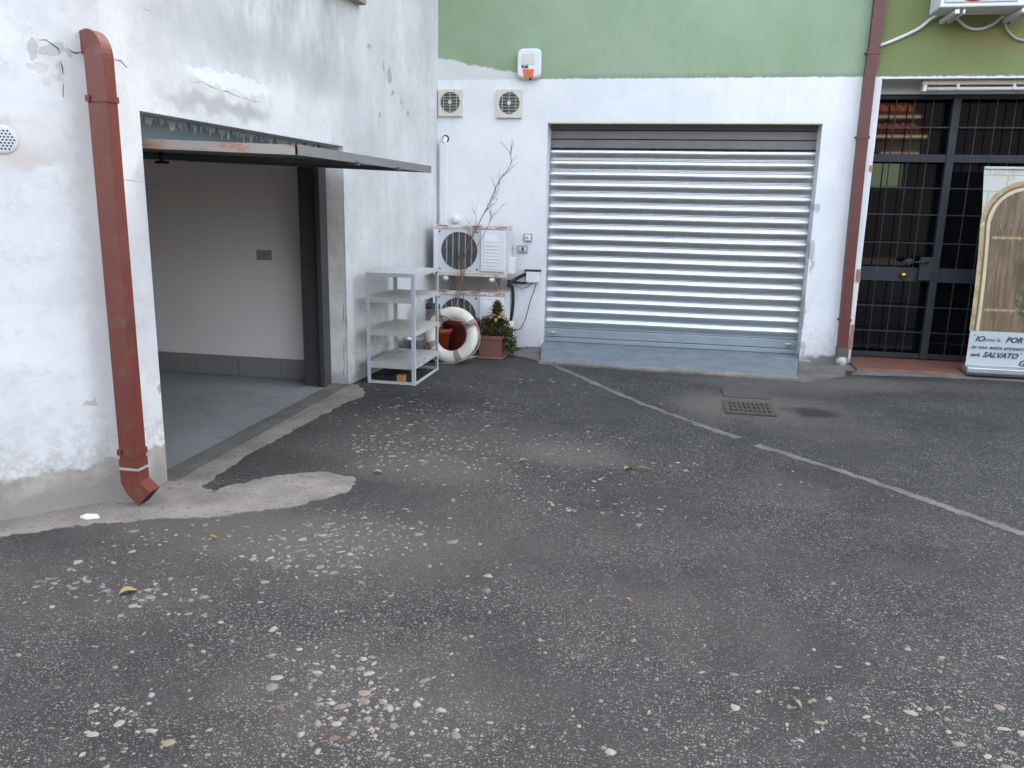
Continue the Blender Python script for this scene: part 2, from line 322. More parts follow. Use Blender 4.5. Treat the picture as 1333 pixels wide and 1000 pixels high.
A['inwall'] = simple('garage_plaster', (.86, .80, .76), .9, 0, .05, 2); A['skirt'] = simple('grey_skirting', (.24, .23, .22), .6, 0, .12, 4)
A['gfloor'] = simple('grey_floor_paint', (.25, .262, .25), .55, 0, .25, 2, (.18, .188, .18))
A['rustplate'] = simple('rusty_iron', (.072, .056, .048), .85, 0, .35, 14, (.05, .037, .032), .003)
A['galum'] = simple('aluminium', (.45, .46, .46), .4, .7); A['tube'] = simple('fluorescent_tube_glass', (.55, .56, .54), .3); A['lamphouse'] = simple('aged_lamp_housing', (.42, .37, .29), .5, 0, .15, 10)
A['brick'] = simple('exposed_brick', (.33, .19, .14), .9, 0, .3, 20)
A['tile'] = simple('roof_tile', (.30, .085, .03), .8, 0, .35, 7); A['housedark'] = simple('shade_toned_render', (.016, .0145, .014), .9, 0, .2, 2, spec=0)
A['trans'] = None
t = Mat('transom_with_plaster_drips', rough=.7); X, Y, Z = t.sep()
dr = t.math('ADD', Z, t.math('MULTIPLY', t.math('SUBTRACT', t.noise(14, 5, .7, (1, 1, .22)), .5), .30))
t.set('Base Color', t.mix(t.ss(dr, 1.985, 2.0), t.mix(t.noise(4, 5), (.10, .125, .14), (.155, .185, .20)), (.42, .42, .42))); A['trans'] = t.m

# ------------------------------------------------------------------ setting
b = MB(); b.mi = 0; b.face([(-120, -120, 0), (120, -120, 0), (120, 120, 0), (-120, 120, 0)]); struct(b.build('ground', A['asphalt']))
b = MB(); b.prism(rough_poly([G(*q)[:2] for q in ((-30, 702), (60, 690), (200, 676), (290, 672), (390, 660), (458, 638), (462, 624), (425, 615), (345, 622), (280, 640), (262, 634), (330, 588), (420, 540), (474, 514), (470, 502))]+[(-2.80, 6.62), (-2.80, 3.95), (-2.95, 3.75), (-3.45, 3.25), (-3.5, 3.15)], .030, .013), -.02, .005)
struct(b.build('concrete_apron', A['conc2']))
sl = [(664, 462), (680, 458), (720, 476), (780, 502), (840, 528), (900, 550), (960, 571), (985, 580), (1080, 609), (1180, 643), (1250, 668), (1345, 700)]
ps = [G(*q) for q in sl]; L_, R_ = [], []
for i, p in enumerate(ps):
    d = (ps[min(i+1, len(ps)-1)]-ps[max(i-1, 0)]).normalized(); n = Vector((-d.y, d.x, 0)); w = .031 if i > 1 else .07
    L_.append((p+n*w)[:2]); R_.append((p-n*w)[:2])
b = MB(); b.prism(rough_poly(L_[1:7]+R_[1:7][::-1], .024, .012), -.01, .005); b.prism(rough_poly(L_[7:]+R_[7:][::-1], .022, .012, 4), -.01, .005); struct(b.build('concrete_seam', A['conc']))
b = MB(); b.prism(rough_poly([(-1.55, 8.92), (-1.62, 8.35), (-1.25, 8.1), (-1.20, 8.0), (1.32, 7.86), (1.75, 8.25), (1.80, 8.55), (1.92, 8.6), (1.92, 8.92)], .015), -.02, .012); struct(b.build('concrete_footing', A['conc']))
b = MB(); b.loft([[(-1.40, 9.25, .004), (-1.40, 9.25, .045), (-1.40, 9.26, .004)][:0] or [(-1.42, 9.25, .0), (-1.42, 9.25, .05), (-1.24, 8.06, .032), (-1.24, 8.05, .0)], [(1.46, 9.25, .0), (1.46, 9.25, .05), (1.25, 7.98, .032), (1.25, 7.97, .0)]]); struct(b.build('door_ramp', A['ramp']))
b = MB(); b.prism(rough_poly([(-1.26, 8.065), (1.27, 7.985), (1.27, 7.91), (.3, 7.94), (-.9, 7.99), (-1.26, 8.0)], .010), -.01, .028); struct(b.build('ramp_edge', A['conc2']))
b = MB(); b.box((1.92, 8.58, -.02), (4.6, 9.6, .035), bev=.008); struct(b.build('doorstep', A['terra']))
b = MB(); b.prism(rough_poly([(1.84, 8.36), (2.5, 8.47), (4.6, 8.52), (4.6, 8.585), (1.93, 8.575)], .012), -.02, .018); struct(b.build('step_edge', A['conc']))

# ------------------------------------------------------------------ green and white building (back)
gb = thing('shop_building', 'building with green upper wall over white ground floor, roller shutter and gated doorway', 'building', (0, 8.9, 0))
b = MB(); Y0, Y1, TOP = 8.9, 9.32, 7.2
b.box((-7, Y0, -.1), (-1.368, Y1, 2.435)); b.box((1.408, Y0, -.1), (1.92, Y1, 2.435)); b.box((1.92, Y0, 2.85), (12, Y1, TOP)); b.box((-7, Y0, 2.435), (1.92, Y1, TOP)); b.box((4.6, Y0, -.1), (12, Y1, 2.85))
b.box((-7, Y1, -.1), (-6.7, 16, TOP)); b.box((11.7, Y1, -.1), (12, 16, TOP)); b.box((-7, 16, -.1), (12, 16.3, TOP))
wl = b.build('wall', A['bwall'], gb)
b = MB(); b.box((-7.3, 8.5, TOP), (12.3, 16.6, TOP+.25)); b.build('roof', A['conc'], gb)
b = MB(); b.box((-1.55, Y1+.01, -.05), (1.6, Y1+.03, 2.6)); b.build('shutter_backing', A['dark'], gb)
# roller shutter
b = MB(); X0, X1, YS = -1.362, 1.402, 9.13; p0, pitch = .205, .1166; prof = []
for i in range(17):
    z = p0+i*pitch
    prof += [(YS+.012, z), (YS+.002, z+.006), (YS+.004, z+.011)]
    for k in range(9):
        a = k/8; prof.append((YS+.004-.0160*math.sin(math.pi*a**1.5)**.9, z+.013+a*(pitch-.018)))
rings = []
for xx in [X0+(X1-X0)*k/12 for k in range(13)]:
    rings.append([b.bm.verts.new((xx, y+mnoise.noise(Vector((xx*1.2, round((z-p0)/pitch-.5)*3.7, 0)))*.0035, z+mnoise.noise(Vector((xx*.9, z*.4, 9)))*.003)) for y, z in prof])
for r1, r2 in zip(rings, rings[1:]):
    for k in range(len(prof)-1):
        f = b.bm.faces.new((r1[k], r2[k], r2[k+1], r1[k+1])); f.smooth = True
for e in b.bm.edges:
    pass
sh = b.build('roller_shutter', A['galv'], gb); sh['label'] = 'closed galvanised roller shutter'
b = MB(); b.box((X0+.003, 9.115, .108), (X1-.003, 9.14, .203), bev=.004); b.box((X0+.003, 9.111, .052), (X1-.003, 9.14, .102), bev=.004); br = b.build('bottom_rail', simple('dull_zinc', (.30, .345, .37), .5, .45, .12, 3), sh)
for xx in (X0+.09, X1-.09):
    b = MB(); b.box((xx-.04, 9.093, .14), (xx+.04, 9.114, .17), bev=.004); b.lathe([(0, 0), (.014, 0), (.014, .014), (0, .014)], n=12, M=Matrix.Translation((xx, 9.093, .155)) @ Matrix.Rotation(R(90), 4, 'X')); b.build('lock', A['galum'], sh)
b = MB()
for k in range(3):
    b.box((X0, 9.10, 2.187+k*.095), (X1, 9.115, 2.276+k*.095), bev=.006)
b.build('header_panel', simple('dull_brown_steel', (.165, .157, .153), .5, .5, .15, 4), sh)
for xx in (-1.367, 1.396):
    b = MB(); b.box((xx, 9.085, .03), (xx+.012, 9.105, 2.432)); b.build('guide_rail', A['galum'], sh)
b = MB(); b.box((-1.369, 8.897, 2.424), (1.409, 8.93, 2.4365)); b.build('lintel_trim', simple('yellowed_trim', (.56, .50, .25), .6), gb)
# soffit band over the gate + jamb with exposed brick
b = MB(); b.box((1.92, 9.2, 2.745), (4.6, Y1+.05, 2.86)); b.box((1.921, 8.95, 2.846), (4.6, 9.2, 2.87)); b.build('soffit', simple('grey_soffit', (.50, .50, .49), .9, 0, .1, 4), gb)
for z0, z1, dx in ((.17, .43, .035), (.87, 1.0, .04), (1.97, 2.03, .03)):
    b = MB(); b.prism(rough_poly([(1.925-dx, z0), (1.925, z0), (1.925, z1), (1.925-dx, z1)], .006, .02), 8.894, 8.99, 1); b.build('brick_patch', A['brick'], gb)
# glazing behind the gate
b = MB(); b.box((1.93, 9.40, .03), (4.6, 9.42, 2.75)); b.build('glazing', A['glass'], gb)
b = MB(); b.box((1.93, 9.42, .03), (4.6, 9.9, .04)); b.box((1.9, 9.9, .0), (4.6, 9.95, 2.8)); b.build('entrance_back', A['dark'], gb)

# security gate
sg = thing('security_gate', 'dark blue iron security gate of barred panels in doorway behind the banner', 'gate', (1.93, 9.27, .035))
GY = 9.27
def gbox(n, x0, z0, x1, z1, d=.03, m='gate'):
    b = MB(); b.box((x0, GY-d/2, z0), (x1, GY+d/2, z1), bev=.004); return b.build(n, A[m], sg)
gbox('post', 1.935, .04, 1.985, 2.745, .05); gbox('post', 2.69, .04, 2.765, 2.745, .07); gbox('post', 3.62, .04, 3.69, 2.745, .06); gbox('post', 4.53, .04, 4.59, 2.745, .05)
for x0, x1 in ((1.985, 2.69), (2.765, 3.62), (3.69, 4.53)):
    gbox('rail', x0, 2.085, x1, 2.165, .05); gbox('rail', x0, .05, x1, .10, .04); gbox('rail', x0, 2.70, x1, 2.745, .04); gbox('lock_rail', x0, .865, x1, 1.015, .012, 'gatep')
    n = max(3, round((x1-x0)/.165)); b = MB()
    for k in range(1, n):
        xx = x0+(x1-x0)*k/n
        for z0, z1 in ((.10, .865), (1.015, 2.085), (2.165, 2.70)): b.tube([(xx, GY, z0), (xx, GY, z1)], .0065, 6, False)
    for z in (.33, .60, 1.27, 1.56, 1.83, 2.43): b.box((x0, GY-.012, z-.006), (x1, GY-.004, z+.006))
    b.build('bar_grid', A['gate'], sg)
b = MB(); b.box((2.565, GY-.06, .885), (2.69, GY-.007, 1.13), bev=.005); b.build('lock_box', A['gatep'], sg)
b = MB(); b.tube([(2.63, GY-.06, 1.08), (2.63, GY-.10, 1.08), (2.60, GY-.105, 1.08), (2.47, GY-.105, 1.075)], [.012, .012, .012, .008], 8); b.prism([(2.40, 1.08), (2.46, 1.115), (2.5, 1.10), (2.5, 1.06), (2.46, 1.05)], GY-.06, GY-.03, 1); b.build('handle', A['black'], sg)
b = MB(); b.lathe([(0, .055), (.02, .053), (.031, .04), (.031, .028), (.02, .014), (.013, .008), (.02, 0), (0, 0)], n=20, M=Matrix.Translation((2.425, GY-.007, .935)) @ Matrix.Rotation(R(90), 4, 'X')); b.build('knob', A['brass'], sg)

# fluorescent lamp under the soffit
fl = thing('ceiling_lamp', 'unlit fluorescent batten lamp with yellowed housing under the soffit above the gate', 'lamp', (2.9, 9.02, 2.84))
b = MB(); b.box((2.31, 8.97, 2.80), (3.75, 9.07, 2.845), bev=.006); b.build('housing', A['lamphouse'], fl)
b = MB(); b.tube([(2.36, 8.985, 2.765), (3.70, 8.985, 2.765)], .018, 12); b.build('tube', A['tube'], fl)
for xx in (2.32, 3.71):
    b = MB(); b.box((xx, 8.965, 2.74), (xx+.035, 9.06, 2.80), bev=.005); b.build('end_cap', A['creamw'], fl)
for xx in (2.62, 3.12):
    b = MB(); b.box((xx, 8.958, 2.755), (xx+.025, 9.0, 2.81), bev=.004); b.build('clip', A['creamw'], fl)

# ------------------------------------------------------------------ white building (left)
wb = thing('garage_building', 'weathered white plastered building with open tilt-up garage door', 'building', (-2.75, 3.7, 0))
b = MB(); far = CH0+CHD*5.5; far2 = far+Vector((-.3, .25, 0)); H = 6.2; YD0, YD1, ZD = 3.945, 6.565, 2.022
xa = lambda y: LW0.x+(LW1.x-LW0.x)*(y-LW0.y)/(LW1.y-LW0.y)
xin = -3.02
def wallsheet(p, q, z0, z1):                # outer skin, subdivided and gently uneven
    nx = max(2, int((q-p).length/.14)); nz = max(2, int((z1-z0)/.16)); n = Vector((q.y-p.y, p.x-q.x, 0)).normalized(); g = []
    for i in range(nx+1):
        row = []
        for j in range(nz+1):
            v = p.lerp(q, i/nx)+Vector((0, 0, z0+(z1-z0)*j/nz))
            row.append(b.bm.verts.new(v))
        g.append(row)
    for i in range(nx):
        for j in range(nz): f = b.bm.faces.new((g[i][j], g[i][j+1], g[i+1][j+1], g[i+1][j])); f.smooth = False
V = Vector
PA = V((xa(YD0), YD0, 0)); PB = V((xa(YD1), YD1, 0)); LW2x = LW2+(LW2-LW1).normalized()*.05
b.prism([far2[:2], far[:2], CH0[:2], PA[:2], (xin, YD0), (xin, 3.80)], -.1, H)
b.prism([PB[:2], LW1[:2], LW2x[:2], (-2.9, 8.95), (xin, 6.75), (-3.02, YD1)], -.1, H)
b.prism([PA[:2], PB[:2], (xin, YD1), (xin, YD0)], ZD, H)
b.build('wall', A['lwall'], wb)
b = MB(); b.prism([(far2.x, far2.y), (far.x+.3, far.y-.3), (CH0.x+.3, CH0.y-.1), (LW2.x+.3, 8.85), (-9, 8.85), (-9, far2.y)], H, H+.2); b.box((-9.2, far2.y, -.1), (-9, 8.85, H)); b.build('roof', A['conc'], wb)
# garage room
b = MB(); b.box((-8, 6.64, -.1), (-3.03, 6.74, 2.5)); b.box((-8, 3.6, -.1), (-3.1, 3.7, 2.5)); b.box((-8.1, 3.6, -.1), (-8, 6.74, 2.5)); b.box((-8.1, 3.6, 2.4), (-3.03, 6.74, 2.5)); b.build('inner_wall', A['inwall'], wb)
b = MB(); b.box((-8, 3.7, -.09), (-2.86, 6.64, .002)); b.build('garage_floor', A['gfloor'], wb)
b = MB(); b.box((-2.858, YD0+.01, -.06), (-2.69, YD1-.005, .009), bev=.004); b.build('threshold', A['conc'], wb)
b = MB(); x = -8
while x < -3.25:
    b.box((x, 6.625, .004), (x+.415, 6.639, .185), bev=.002); x += .42
b.build('skirting', A['skirt'], wb)
b = MB(); b.box((-3.565, 6.628, 1.06), (-3.43, 6.639, 1.145), bev=.003); b.build('switch_plate', simple('beige_plate', (.36, .31, .25), .5), wb)
# fixed steel frame of the door
b = MB(); b.box((-3.07, 6.44, .003), (-2.87, 6.56, 2.02), bev=.004); b.box((-2.905, 6.40, .003), (-2.862, 6.44, 2.02), bev=.003); b.build('door_frame', A['gframe'], wb)
b = MB(); b.box((-3.05, YD0+.005, .003), (-2.88, YD0+.06, 2.02), bev=.004); b.build('door_frame', A['gframe'], wb)
b = MB(); b.box((-2.90, YD0+.002, 1.86), (-2.868, YD1-.002, 2.0205)); b.build('transom', A['trans'], wb)
# tilt door
def dz(x): return 1.812+(-1.9-x)*.03
b = MB(); y1, y2, xo, xi, th = 4.0, 6.30, -1.895, -3.98, .045
b.loft([[(xo+.01, y, dz(xo)+.008), (xo+.01, y, dz(xo)+th), (xi, y, dz(xi)+th), (xi, y, dz(xi)+.008)] for y in (y1+.01, y2-.01)])
gd = b.build('garage_door', A['gdoor'], wb); gd['label'] = 'open grey tilt-up garage door jutting out horizontally'
b = MB(); b.loft([[(x, y1-.012, dz(x)), (x, y1-.012, dz(x)+th+.004), (x, y1+.012, dz(x)+th+.004), (x, y1+.012, dz(x))] for x in (xo, xi)]); b.build('side_rail', A['gedge'], gd)
b = MB(); b.loft([[(x, y2-.012, dz(x)), (x, y2-.012, dz(x)+th+.004), (x, y2+.012, dz(x)+th+.004), (x, y2+.012, dz(x))] for x in (xo, xi)]); b.build('side_rail', A['gedge2'], gd)
b = MB(); b.loft([[(xo-.012, y, dz(xo)-.001), (xo-.012, y, dz(xo)+th+.006), (xo+.014, y, dz(xo)+th+.006), (xo+.014, y, dz(xo)-.001)] for y in (y1-.012, y2+.012)]); b.build('front_rail', A['gedge2'], gd)
b = MB()
for yy in (4.75, 5.5): b.loft([[(x, yy-.015, dz(x)-.016), (x, yy-.015, dz(x)+.007), (x, yy+.015, dz(x)+.007), (x, yy+.015, dz(x)-.016)] for x in (xo+.03, xi)])
b.build('stiffener', A['gdoor'], gd)
hp = hit(210, 211, 2, 1.80); b = MB(); b.tube([(hp.x, hp.y, 1.86), (hp.x, hp.y, 1.80)], .012, 8); b.tube([(hp.x-.04, hp.y, 1.798), (hp.x+.05, hp.y, 1.798)], .009, 8); b.build('handle', A['black'], gd)
# cracks in the plaster
def crack(pts, w=.003, f=LW, wob=.012, seed=0):
    P = [f(*q) for q in pts]; out = []
    for a, c in zip(P, P[1:]):
        k = max(2, int((c-a).length/.03))
        for i in range(k):
            p = a.lerp(c, i/k); nv = mnoise.noise_vector(p*14+V((seed, 0, 0))); nn = mnoise.noise_vector(p*47)
            out.append(p+V((0, nv.y*wob, nv.z*wob+nn.z*.005)))
    out.append(P[-1]); nrm = CHN if f is CW else V((1, 0, 0)); n = len(out)
    out = [p-nrm*.0015 for p in out]
    b = MB(); b.tube(out, [w*(.35+.65*math.sin(math.pi*min(.97, max(.03, i/(n-1)))))*(.7+.5*mnoise.noise(p*25)) for i, p in enumerate(out)], 5); b.build('crack', A['crack'], wb)
crack([(237, 106), (262, 107), (285, 117), (310, 125), (335, 133), (348, 140)], .0042); crack([(205, 96), (237, 106)], .002)
crack([(174, 5), (187, 11), (203, 17)], .003); crack([(150, 78), (158, 80), (166, 88)], .003); crack([(300, 128), (340, 140), (420, 152)], .0015); crack([(350, 142), (352, 160)], .0015)
crack([(45, 49), (60, 52), (76, 62), (78, 75), (82, 90), (83, 110), (83, 128)], .004, CW); crack([(20, 165), (40, 169)], .002, CW); crack([(86, 63), (98, 70), (108, 67)], .006, CW)
crack([(566, 92), (569, 103)], .004); crack([(495, 84), (502, 98), (509, 118), (512, 133)], .003)
crack([(448, 395), (447, 420)], .004); crack([(448, 440), (448, 495)], .004); crack([(160, 232), (185, 238), (210, 243)], .0015)
# sill of a window above the frame
q = LW(468, 8); b = MB(); b.box((q.x-.2, q.y-1.3, q.z-.0), (q.x+.07, q.y-.02, q.z+.05), bev=.005); b.build('window_sill', simple('stone_sill', (.30, .25, .20), .8), wb)
# perforated vent
vp = CW(3, 182); Mv = Matrix((( -CHD.x, 0, CHN.x, vp.x), (-CHD.y, 0, CHN.y, vp.y), (0, 1, 0, vp.z), (0, 0, 0, 1)))
b = MB(); b.lathe([(0, .008), (.055, .008), (.062, .006), (.066, 0)], n=28, M=Mv); vc = b.build('vent_cover', simple('white_vent', (.55, .56, .57), .5), wb)
b = MB()
for i in range(-4, 5):
    for j in range(-4, 5):
        xx = (i+.5*(j % 2))*.0155; yy = j*.0135
        if math.hypot(xx, yy) < .052: b.lathe([(0, .0005), (.0046, 0)], n=8, M=Mv @ Matrix.Translation((xx, yy, .0086)))
b.build('vent_holes', A['dark'], vc)

# ------------------------------------------------------------------ downpipes
def rect(c, w, d): return [(c[0]-w/2, c[1]-d/2, c[2]), (c[0]+w/2, c[1]-d/2, c[2]), (c[0]+w/2, c[1]+d/2, c[2]), (c[0]-w/2, c[1]+d/2, c[2])]
fc = hit(160, 380, 0, -2.632); dpx, dpy, pw, pd = -2.632-.050, fc.y+.038, .100, .076
dp = thing('downpipe', 'red-brown square downpipe with elbow and kicked shoe beside garage opening', 'downpipe', (dpx, dpy, 0))
def rbar(path, w, d, axis):                 # rectangular tube bent in the x-z plane
    secs = []
    for i, p in enumerate(path):
        t = (V(path[min(i+1, len(path)-1)])-V(path[max(i-1, 0)])).normalized(); n = V((t.z, 0, -t.x)); p = V(p); y = V((0, 1, 0))
        secs.append([p-n*w/2-y*d/2, p+n*w/2-y*d/2, p+n*w/2+y*d/2, p-n*w/2+y*d/2])
    return secs
b = MB(); ztop = 2.215
bd = V((-.78, .52, 0)); ax_ = V((0, -1, 0)); secs = [rect((dpx, dpy, z), pw, pd) for z in (.14, 1.0, 2.0, ztop)]
for k in range(1, 10):
    a = R(k*10); cpt = V((dpx, dpy, ztop))+bd*.085*(1-math.cos(a))+V((0, 0, .085*math.sin(a)))
    Mr = Matrix.Translation(cpt) @ Matrix.Rotation(a, 4, ax_); secs.append([Mr @ V(p) for p in rect((0, 0, 0), pw, pd)])
secs.append([V(p)+bd*.1 for p in secs[-1]])
b.loft(secs); pp = b.build('pipe', A['pipe'], dp)
b = MB(); shoe = [(dpx, dpy, .26), (dpx, dpy, .14), (dpx+.02, dpy, .105), (dpx+.075, dpy, .055)]; s_ = rbar(shoe, pw+.008, pd+.008, 0); b.loft(s_, caps=False); b.build('shoe', A['pipe'], dp)
b = MB(); s2 = rbar(shoe, pw-.006, pd-.006, 0); b.loft([s2[-1], s2[-2]], caps=True); b.build('outlet', A['dark'], dp)
for z, hh in ((2.02, .028), (.285, .03)):
    b = MB(); b.loft([rect((dpx, dpy, z+h), pw+.012, pd+.012) for h in (0, hh)]); b.box((dpx-.05, dpy-.057, z+.002), (dpx-.03, dpy-.05, z+hh)); b.build('collar', A['pipe'], dp)
b = MB(); b.loft([rect((dpx, dpy, .205+h), pw+.013, pd+.013) for h in (0, .013)]); b.build('strap', A['greyp'], dp)
rp = thing('downpipe', 'dark red-brown downpipe between roller shutter and gated doorway', 'downpipe', (1.80, 8.82, 0))
b = MB(); cy = 8.835
b.loft([rect((x, y, z), .10, .075) for x, y, z in ((1.815, cy, .18), (1.795, cy, 1.0), (1.785, cy, 2.0), (1.785, cy, 2.9), (1.793, cy, 3.05), (1.80, cy, 3.2), (1.80, cy, 7.1))]); b.build('pipe', A['pipe2'], rp)
for z, x in ((2.28, 1.785), (.47, 1.809), (3.06, 1.794)):
    b = MB(); b.loft([rect((x, cy, z+h), .118, .088) for h in (0, .03)]); b.tube([(x-.075, cy+.02, z+.015), (x-.055, cy+.02, z+.015)], .008, 6); b.build('bracket', A['pipe2'], rp)
b = MB(); b.loft([rect((x, cy, z), .112, .088) for x, z in ((1.816, .09), (1.815, .2))]); b.build('joint', simple('grey_brown_joint', (.09, .075, .07), .7), rp)
b = MB(); b.tube([(1.817, cy-.01, .0), (1.816, cy, .095)], .055, 16); b.build('pipe_end', A['pvc'], rp)

# ------------------------------------------------------------------ wall fittings on the back wall
def fan(x, z, s, lab):
    o = thing('extractor_fan', lab, 'extractor fan', (x, 8.9, z), 'extractor fans above the air conditioners')
    b = MB(); h = s/2; d0, d1 = 8.862, 8.899
    b.lathe([(.41*s, d0), (.41*s, d1)], n=32, M=Matrix.Rotation(R(90), 4, 'X') @ Matrix.Diagonal((1, 1, -1, 1)) if False else None) if False else None
    n = 32; ring = [(.41*s*math.cos(2*math.pi*k/n), .41*s*math.sin(2*math.pi*k/n)) for k in range(n)]
    sq = []
    for cx_, cz_ in ring:
        m_ = max(abs(cx_), abs(cz_)); sq.append((cx_/m_*h, cz_/m_*h))
    for k in range(n):
        a, c = ring[k], ring[(k+1) % n]; e, f = sq[k], sq[(k+1) % n]
        b.face([(x+a[0], d0, z+a[1]), (x+c[0], d0, z+c[1]), (x+f[0], d0, z+f[1]), (x+e[0], d0, z+e[1])])
        b.face([(x+e[0], d0, z+e[1]), (x+f[0], d0, z+f[1]), (x+f[0], d1, z+f[1]), (x+e[0], d1, z+e[1])])
    fr = b.build('housing', A['cream'], o)
    b = MB(); b.prism([(x+c_[0]*1.01, z+c_[1]*1.01) for c_ in ring], d0+.018, d1, 1); b.build('recess', simple('fan_recess', (.085, .085, .078), .7), o)
    b = MB()
    for k in range(-6, 7):
        zz = z+k*.031*s/.27; w = math.sqrt(max(0, .42**2*s*s-(zz-z)**2))
        if w > .02: b.box((x-w, d0-.003, zz-.0016), (x+w, d0+.001, zz+.0016))
    for k in (-1, 0, 1): b.box((x+k*.27*s-.002, d0-.006, z-.40*s*math.sqrt(1-(k*.62)**2)), (x+k*.27*s+.002, d0-.004, z+.40*s*math.sqrt(1-(k*.62)**2)))
    b.build('grille', A['creamw'], o)
    b = MB(); b.box((x-.018, d0-.013, z-.018), (x+.018, d0-.0065, z+.018), bev=.003); b.build('hub', A['creamw'], o)
    b = MB(); b.box((x-h-.004, d0-.006, z-h-.012), (x+h+.004, d1, z-h-.001), bev=.002); b.build('sill', A['creamw'], o)
fan(-2.43, 2.635, .262, 'square cream extractor fan touching the corner of the white walls'); fan(-1.782, 2.625, .272, 'square cream extractor fan below the alarm siren')

al = thing('alarm_siren', 'white alarm siren box with orange lens on the green wall edge', 'alarm', (-1.57, 8.9, 2.87))
b = MB(); zc, xc = 3.015, -1.572; secs = []
for yy, k in ((8.899, 1.), (8.85, 1.), (8.822, .95), (8.812, .86)):
    q = []
    for i in range(40):
        a = 2*math.pi*i/40; c_, s_ = math.cos(a), math.sin(a); e = .34
        q.append((xc+.128*k*math.copysign(abs(c_)**e, c_)*(1-.10*abs(s_)**3), yy, zc+.150*k*math.copysign(abs(s_)**e, s_)))
    secs.append(q)
b.loft(secs, smooth=True); b.build('casing', A['whitep'], al)
b = MB(); b.prism([(-1.635, 2.955), (-1.513, 2.955), (-1.528, 2.87), (-1.615, 2.87)], 8.802, 8.83, 1, bev=.003); b.build('lens', A['orange'], al)
b = MB(); b.tube([(-1.556, 8.83, 2.872), (-1.556, 8.83, 2.848)], .01, 8); b.build('sensor', A['dark'], al)
text_mesh('kel', .062, A['dtxt'], 'lettering', al, Matrix.Translation((-1.648, 8.8105, 2.965)) @ Matrix.Rotation(R(90), 4, 'X'), bold=.002)
b = MB(); b.box((-1.645, 8.809, 3.0), (-1.51, 8.8125, 3.105), bev=.001); b.build('panel', simple('yellowed_panel', (.60, .585, .53), .5), al)

dt = thing('cable_duct', 'white vertical pipe duct running down wall to the upper air conditioner', 'duct', (-2.5, 8.9, 1.33))
b = MB(); b.box((-2.545, 8.845, 1.30), (-2.455, 8.899, 2.215), bev=.012); b.build('trunking', A['acpanel'], dt)
b = MB(); b.tube([(-2.495, 8.87, 2.20), (-2.495, 8.872, 2.235), (-2.493, 8.89, 2.26), (-2.493, 8.93, 2.262)], .028, 12); b.build('pipe', A['acpanel'], dt)
b = MB(); b.lathe([(0, .002), (.042, .001)], n=16, M=Matrix.Translation((-2.49, 8.8995, 2.26)) @ Matrix.Rotation(R(90), 4, 'X')); b.build('wall_hole', simple('hole_brown', (.05, .035, .025), .9), dt)
def rbox(name, lab, cat, px0, py0, px1, py1, d, mat, extra=None, y=8.9):
    a = BW(px0, py1, y); c = BW(px1, py0, y); o = thing(name, lab, cat, ((a.x+c.x)/2, y, a.z))
    b = MB(); b.box((a.x, y-d, a.z), (c.x, y-.001, c.z), bev=min(.006, d*.3)); b.build('casing', mat, o)
    if extra: extra(o, a, c)
    return o
def ex_sw(o, a, c):
    b = MB(); b.box((a.x+.012, 8.9-.034, a.z+.012), (c.x-.012, 8.9-.028, c.z-.012), bev=.002); b.build('plate', A['whitep'], o)
    b = MB(); m_ = (a+c)/2; b.lathe([(0, .005), (.012, .004), (.013, 0)], n=12, M=Matrix.Translation((m_.x-.01, 8.866, m_.z)) @ Matrix.Rotation(R(90), 4, 'X')); b.build('keyhole', A['greyp'], o)
rbox('switch_box', 'grey framed square key switch above a twin switch beside the shutter', 'switch', 682.5, 304, 693, 314.5, .028, A['greyp'], ex_sw)
def ex_so(o, a, c):
    m_ = (a+c)/2
    for dx in (-.026, 0, .026):
        b = MB(); b.box((m_.x+dx-.011, 8.9-.033, m_.z-.018), (m_.x+dx+.011, 8.9-.026, m_.z+.018), bev=.001); b.build('rocker', A['whitep'] if dx else A['dtxt'], o)
rbox('switch_box', 'grey framed twin switch with dark centre left of the shutter', 'switch', 674.5, 319.5, 687.5, 329, .026, A['greyp'], ex_so)
jb = rbox('junction_box', 'white junction box with black cables entering beside the shutter', 'junction box', 686, 353.5, 702.5, 367, .07, A['acpanel'])
b = MB(); b.box((-1.572, 8.825, .865), (-1.392, 8.899, .88), bev=.003); b.build('lid_edge', A['black'], jb)
rc = thing('wall_cap', 'small round white cap on wall beside the upper air conditioner', 'cap', (-1.745, 8.9, 1.11)); b = MB(); b.lathe([(0, .02), (.026, .02), (.033, .014), (.034, 0)], n=18, M=Matrix.Translation((-1.745, 8.9, 1.11)) @ Matrix.Rotation(R(90), 4, 'X')); b.build('disc', A['greyp'], rc)
rc = thing('junction_box', 'small white round box on wall above the upper air conditioner', 'junction box', (-2.365, 8.9, 1.36)); b = MB(); b.lathe([(0, .05), (.035, .05), (.043, .042), (.045, 0)], n=18, M=Matrix.Translation((-2.365, 8.9, 1.40)) @ Matrix.Rotation(R(90), 4, 'X')); b.build('disc', A['acpanel'], rc)

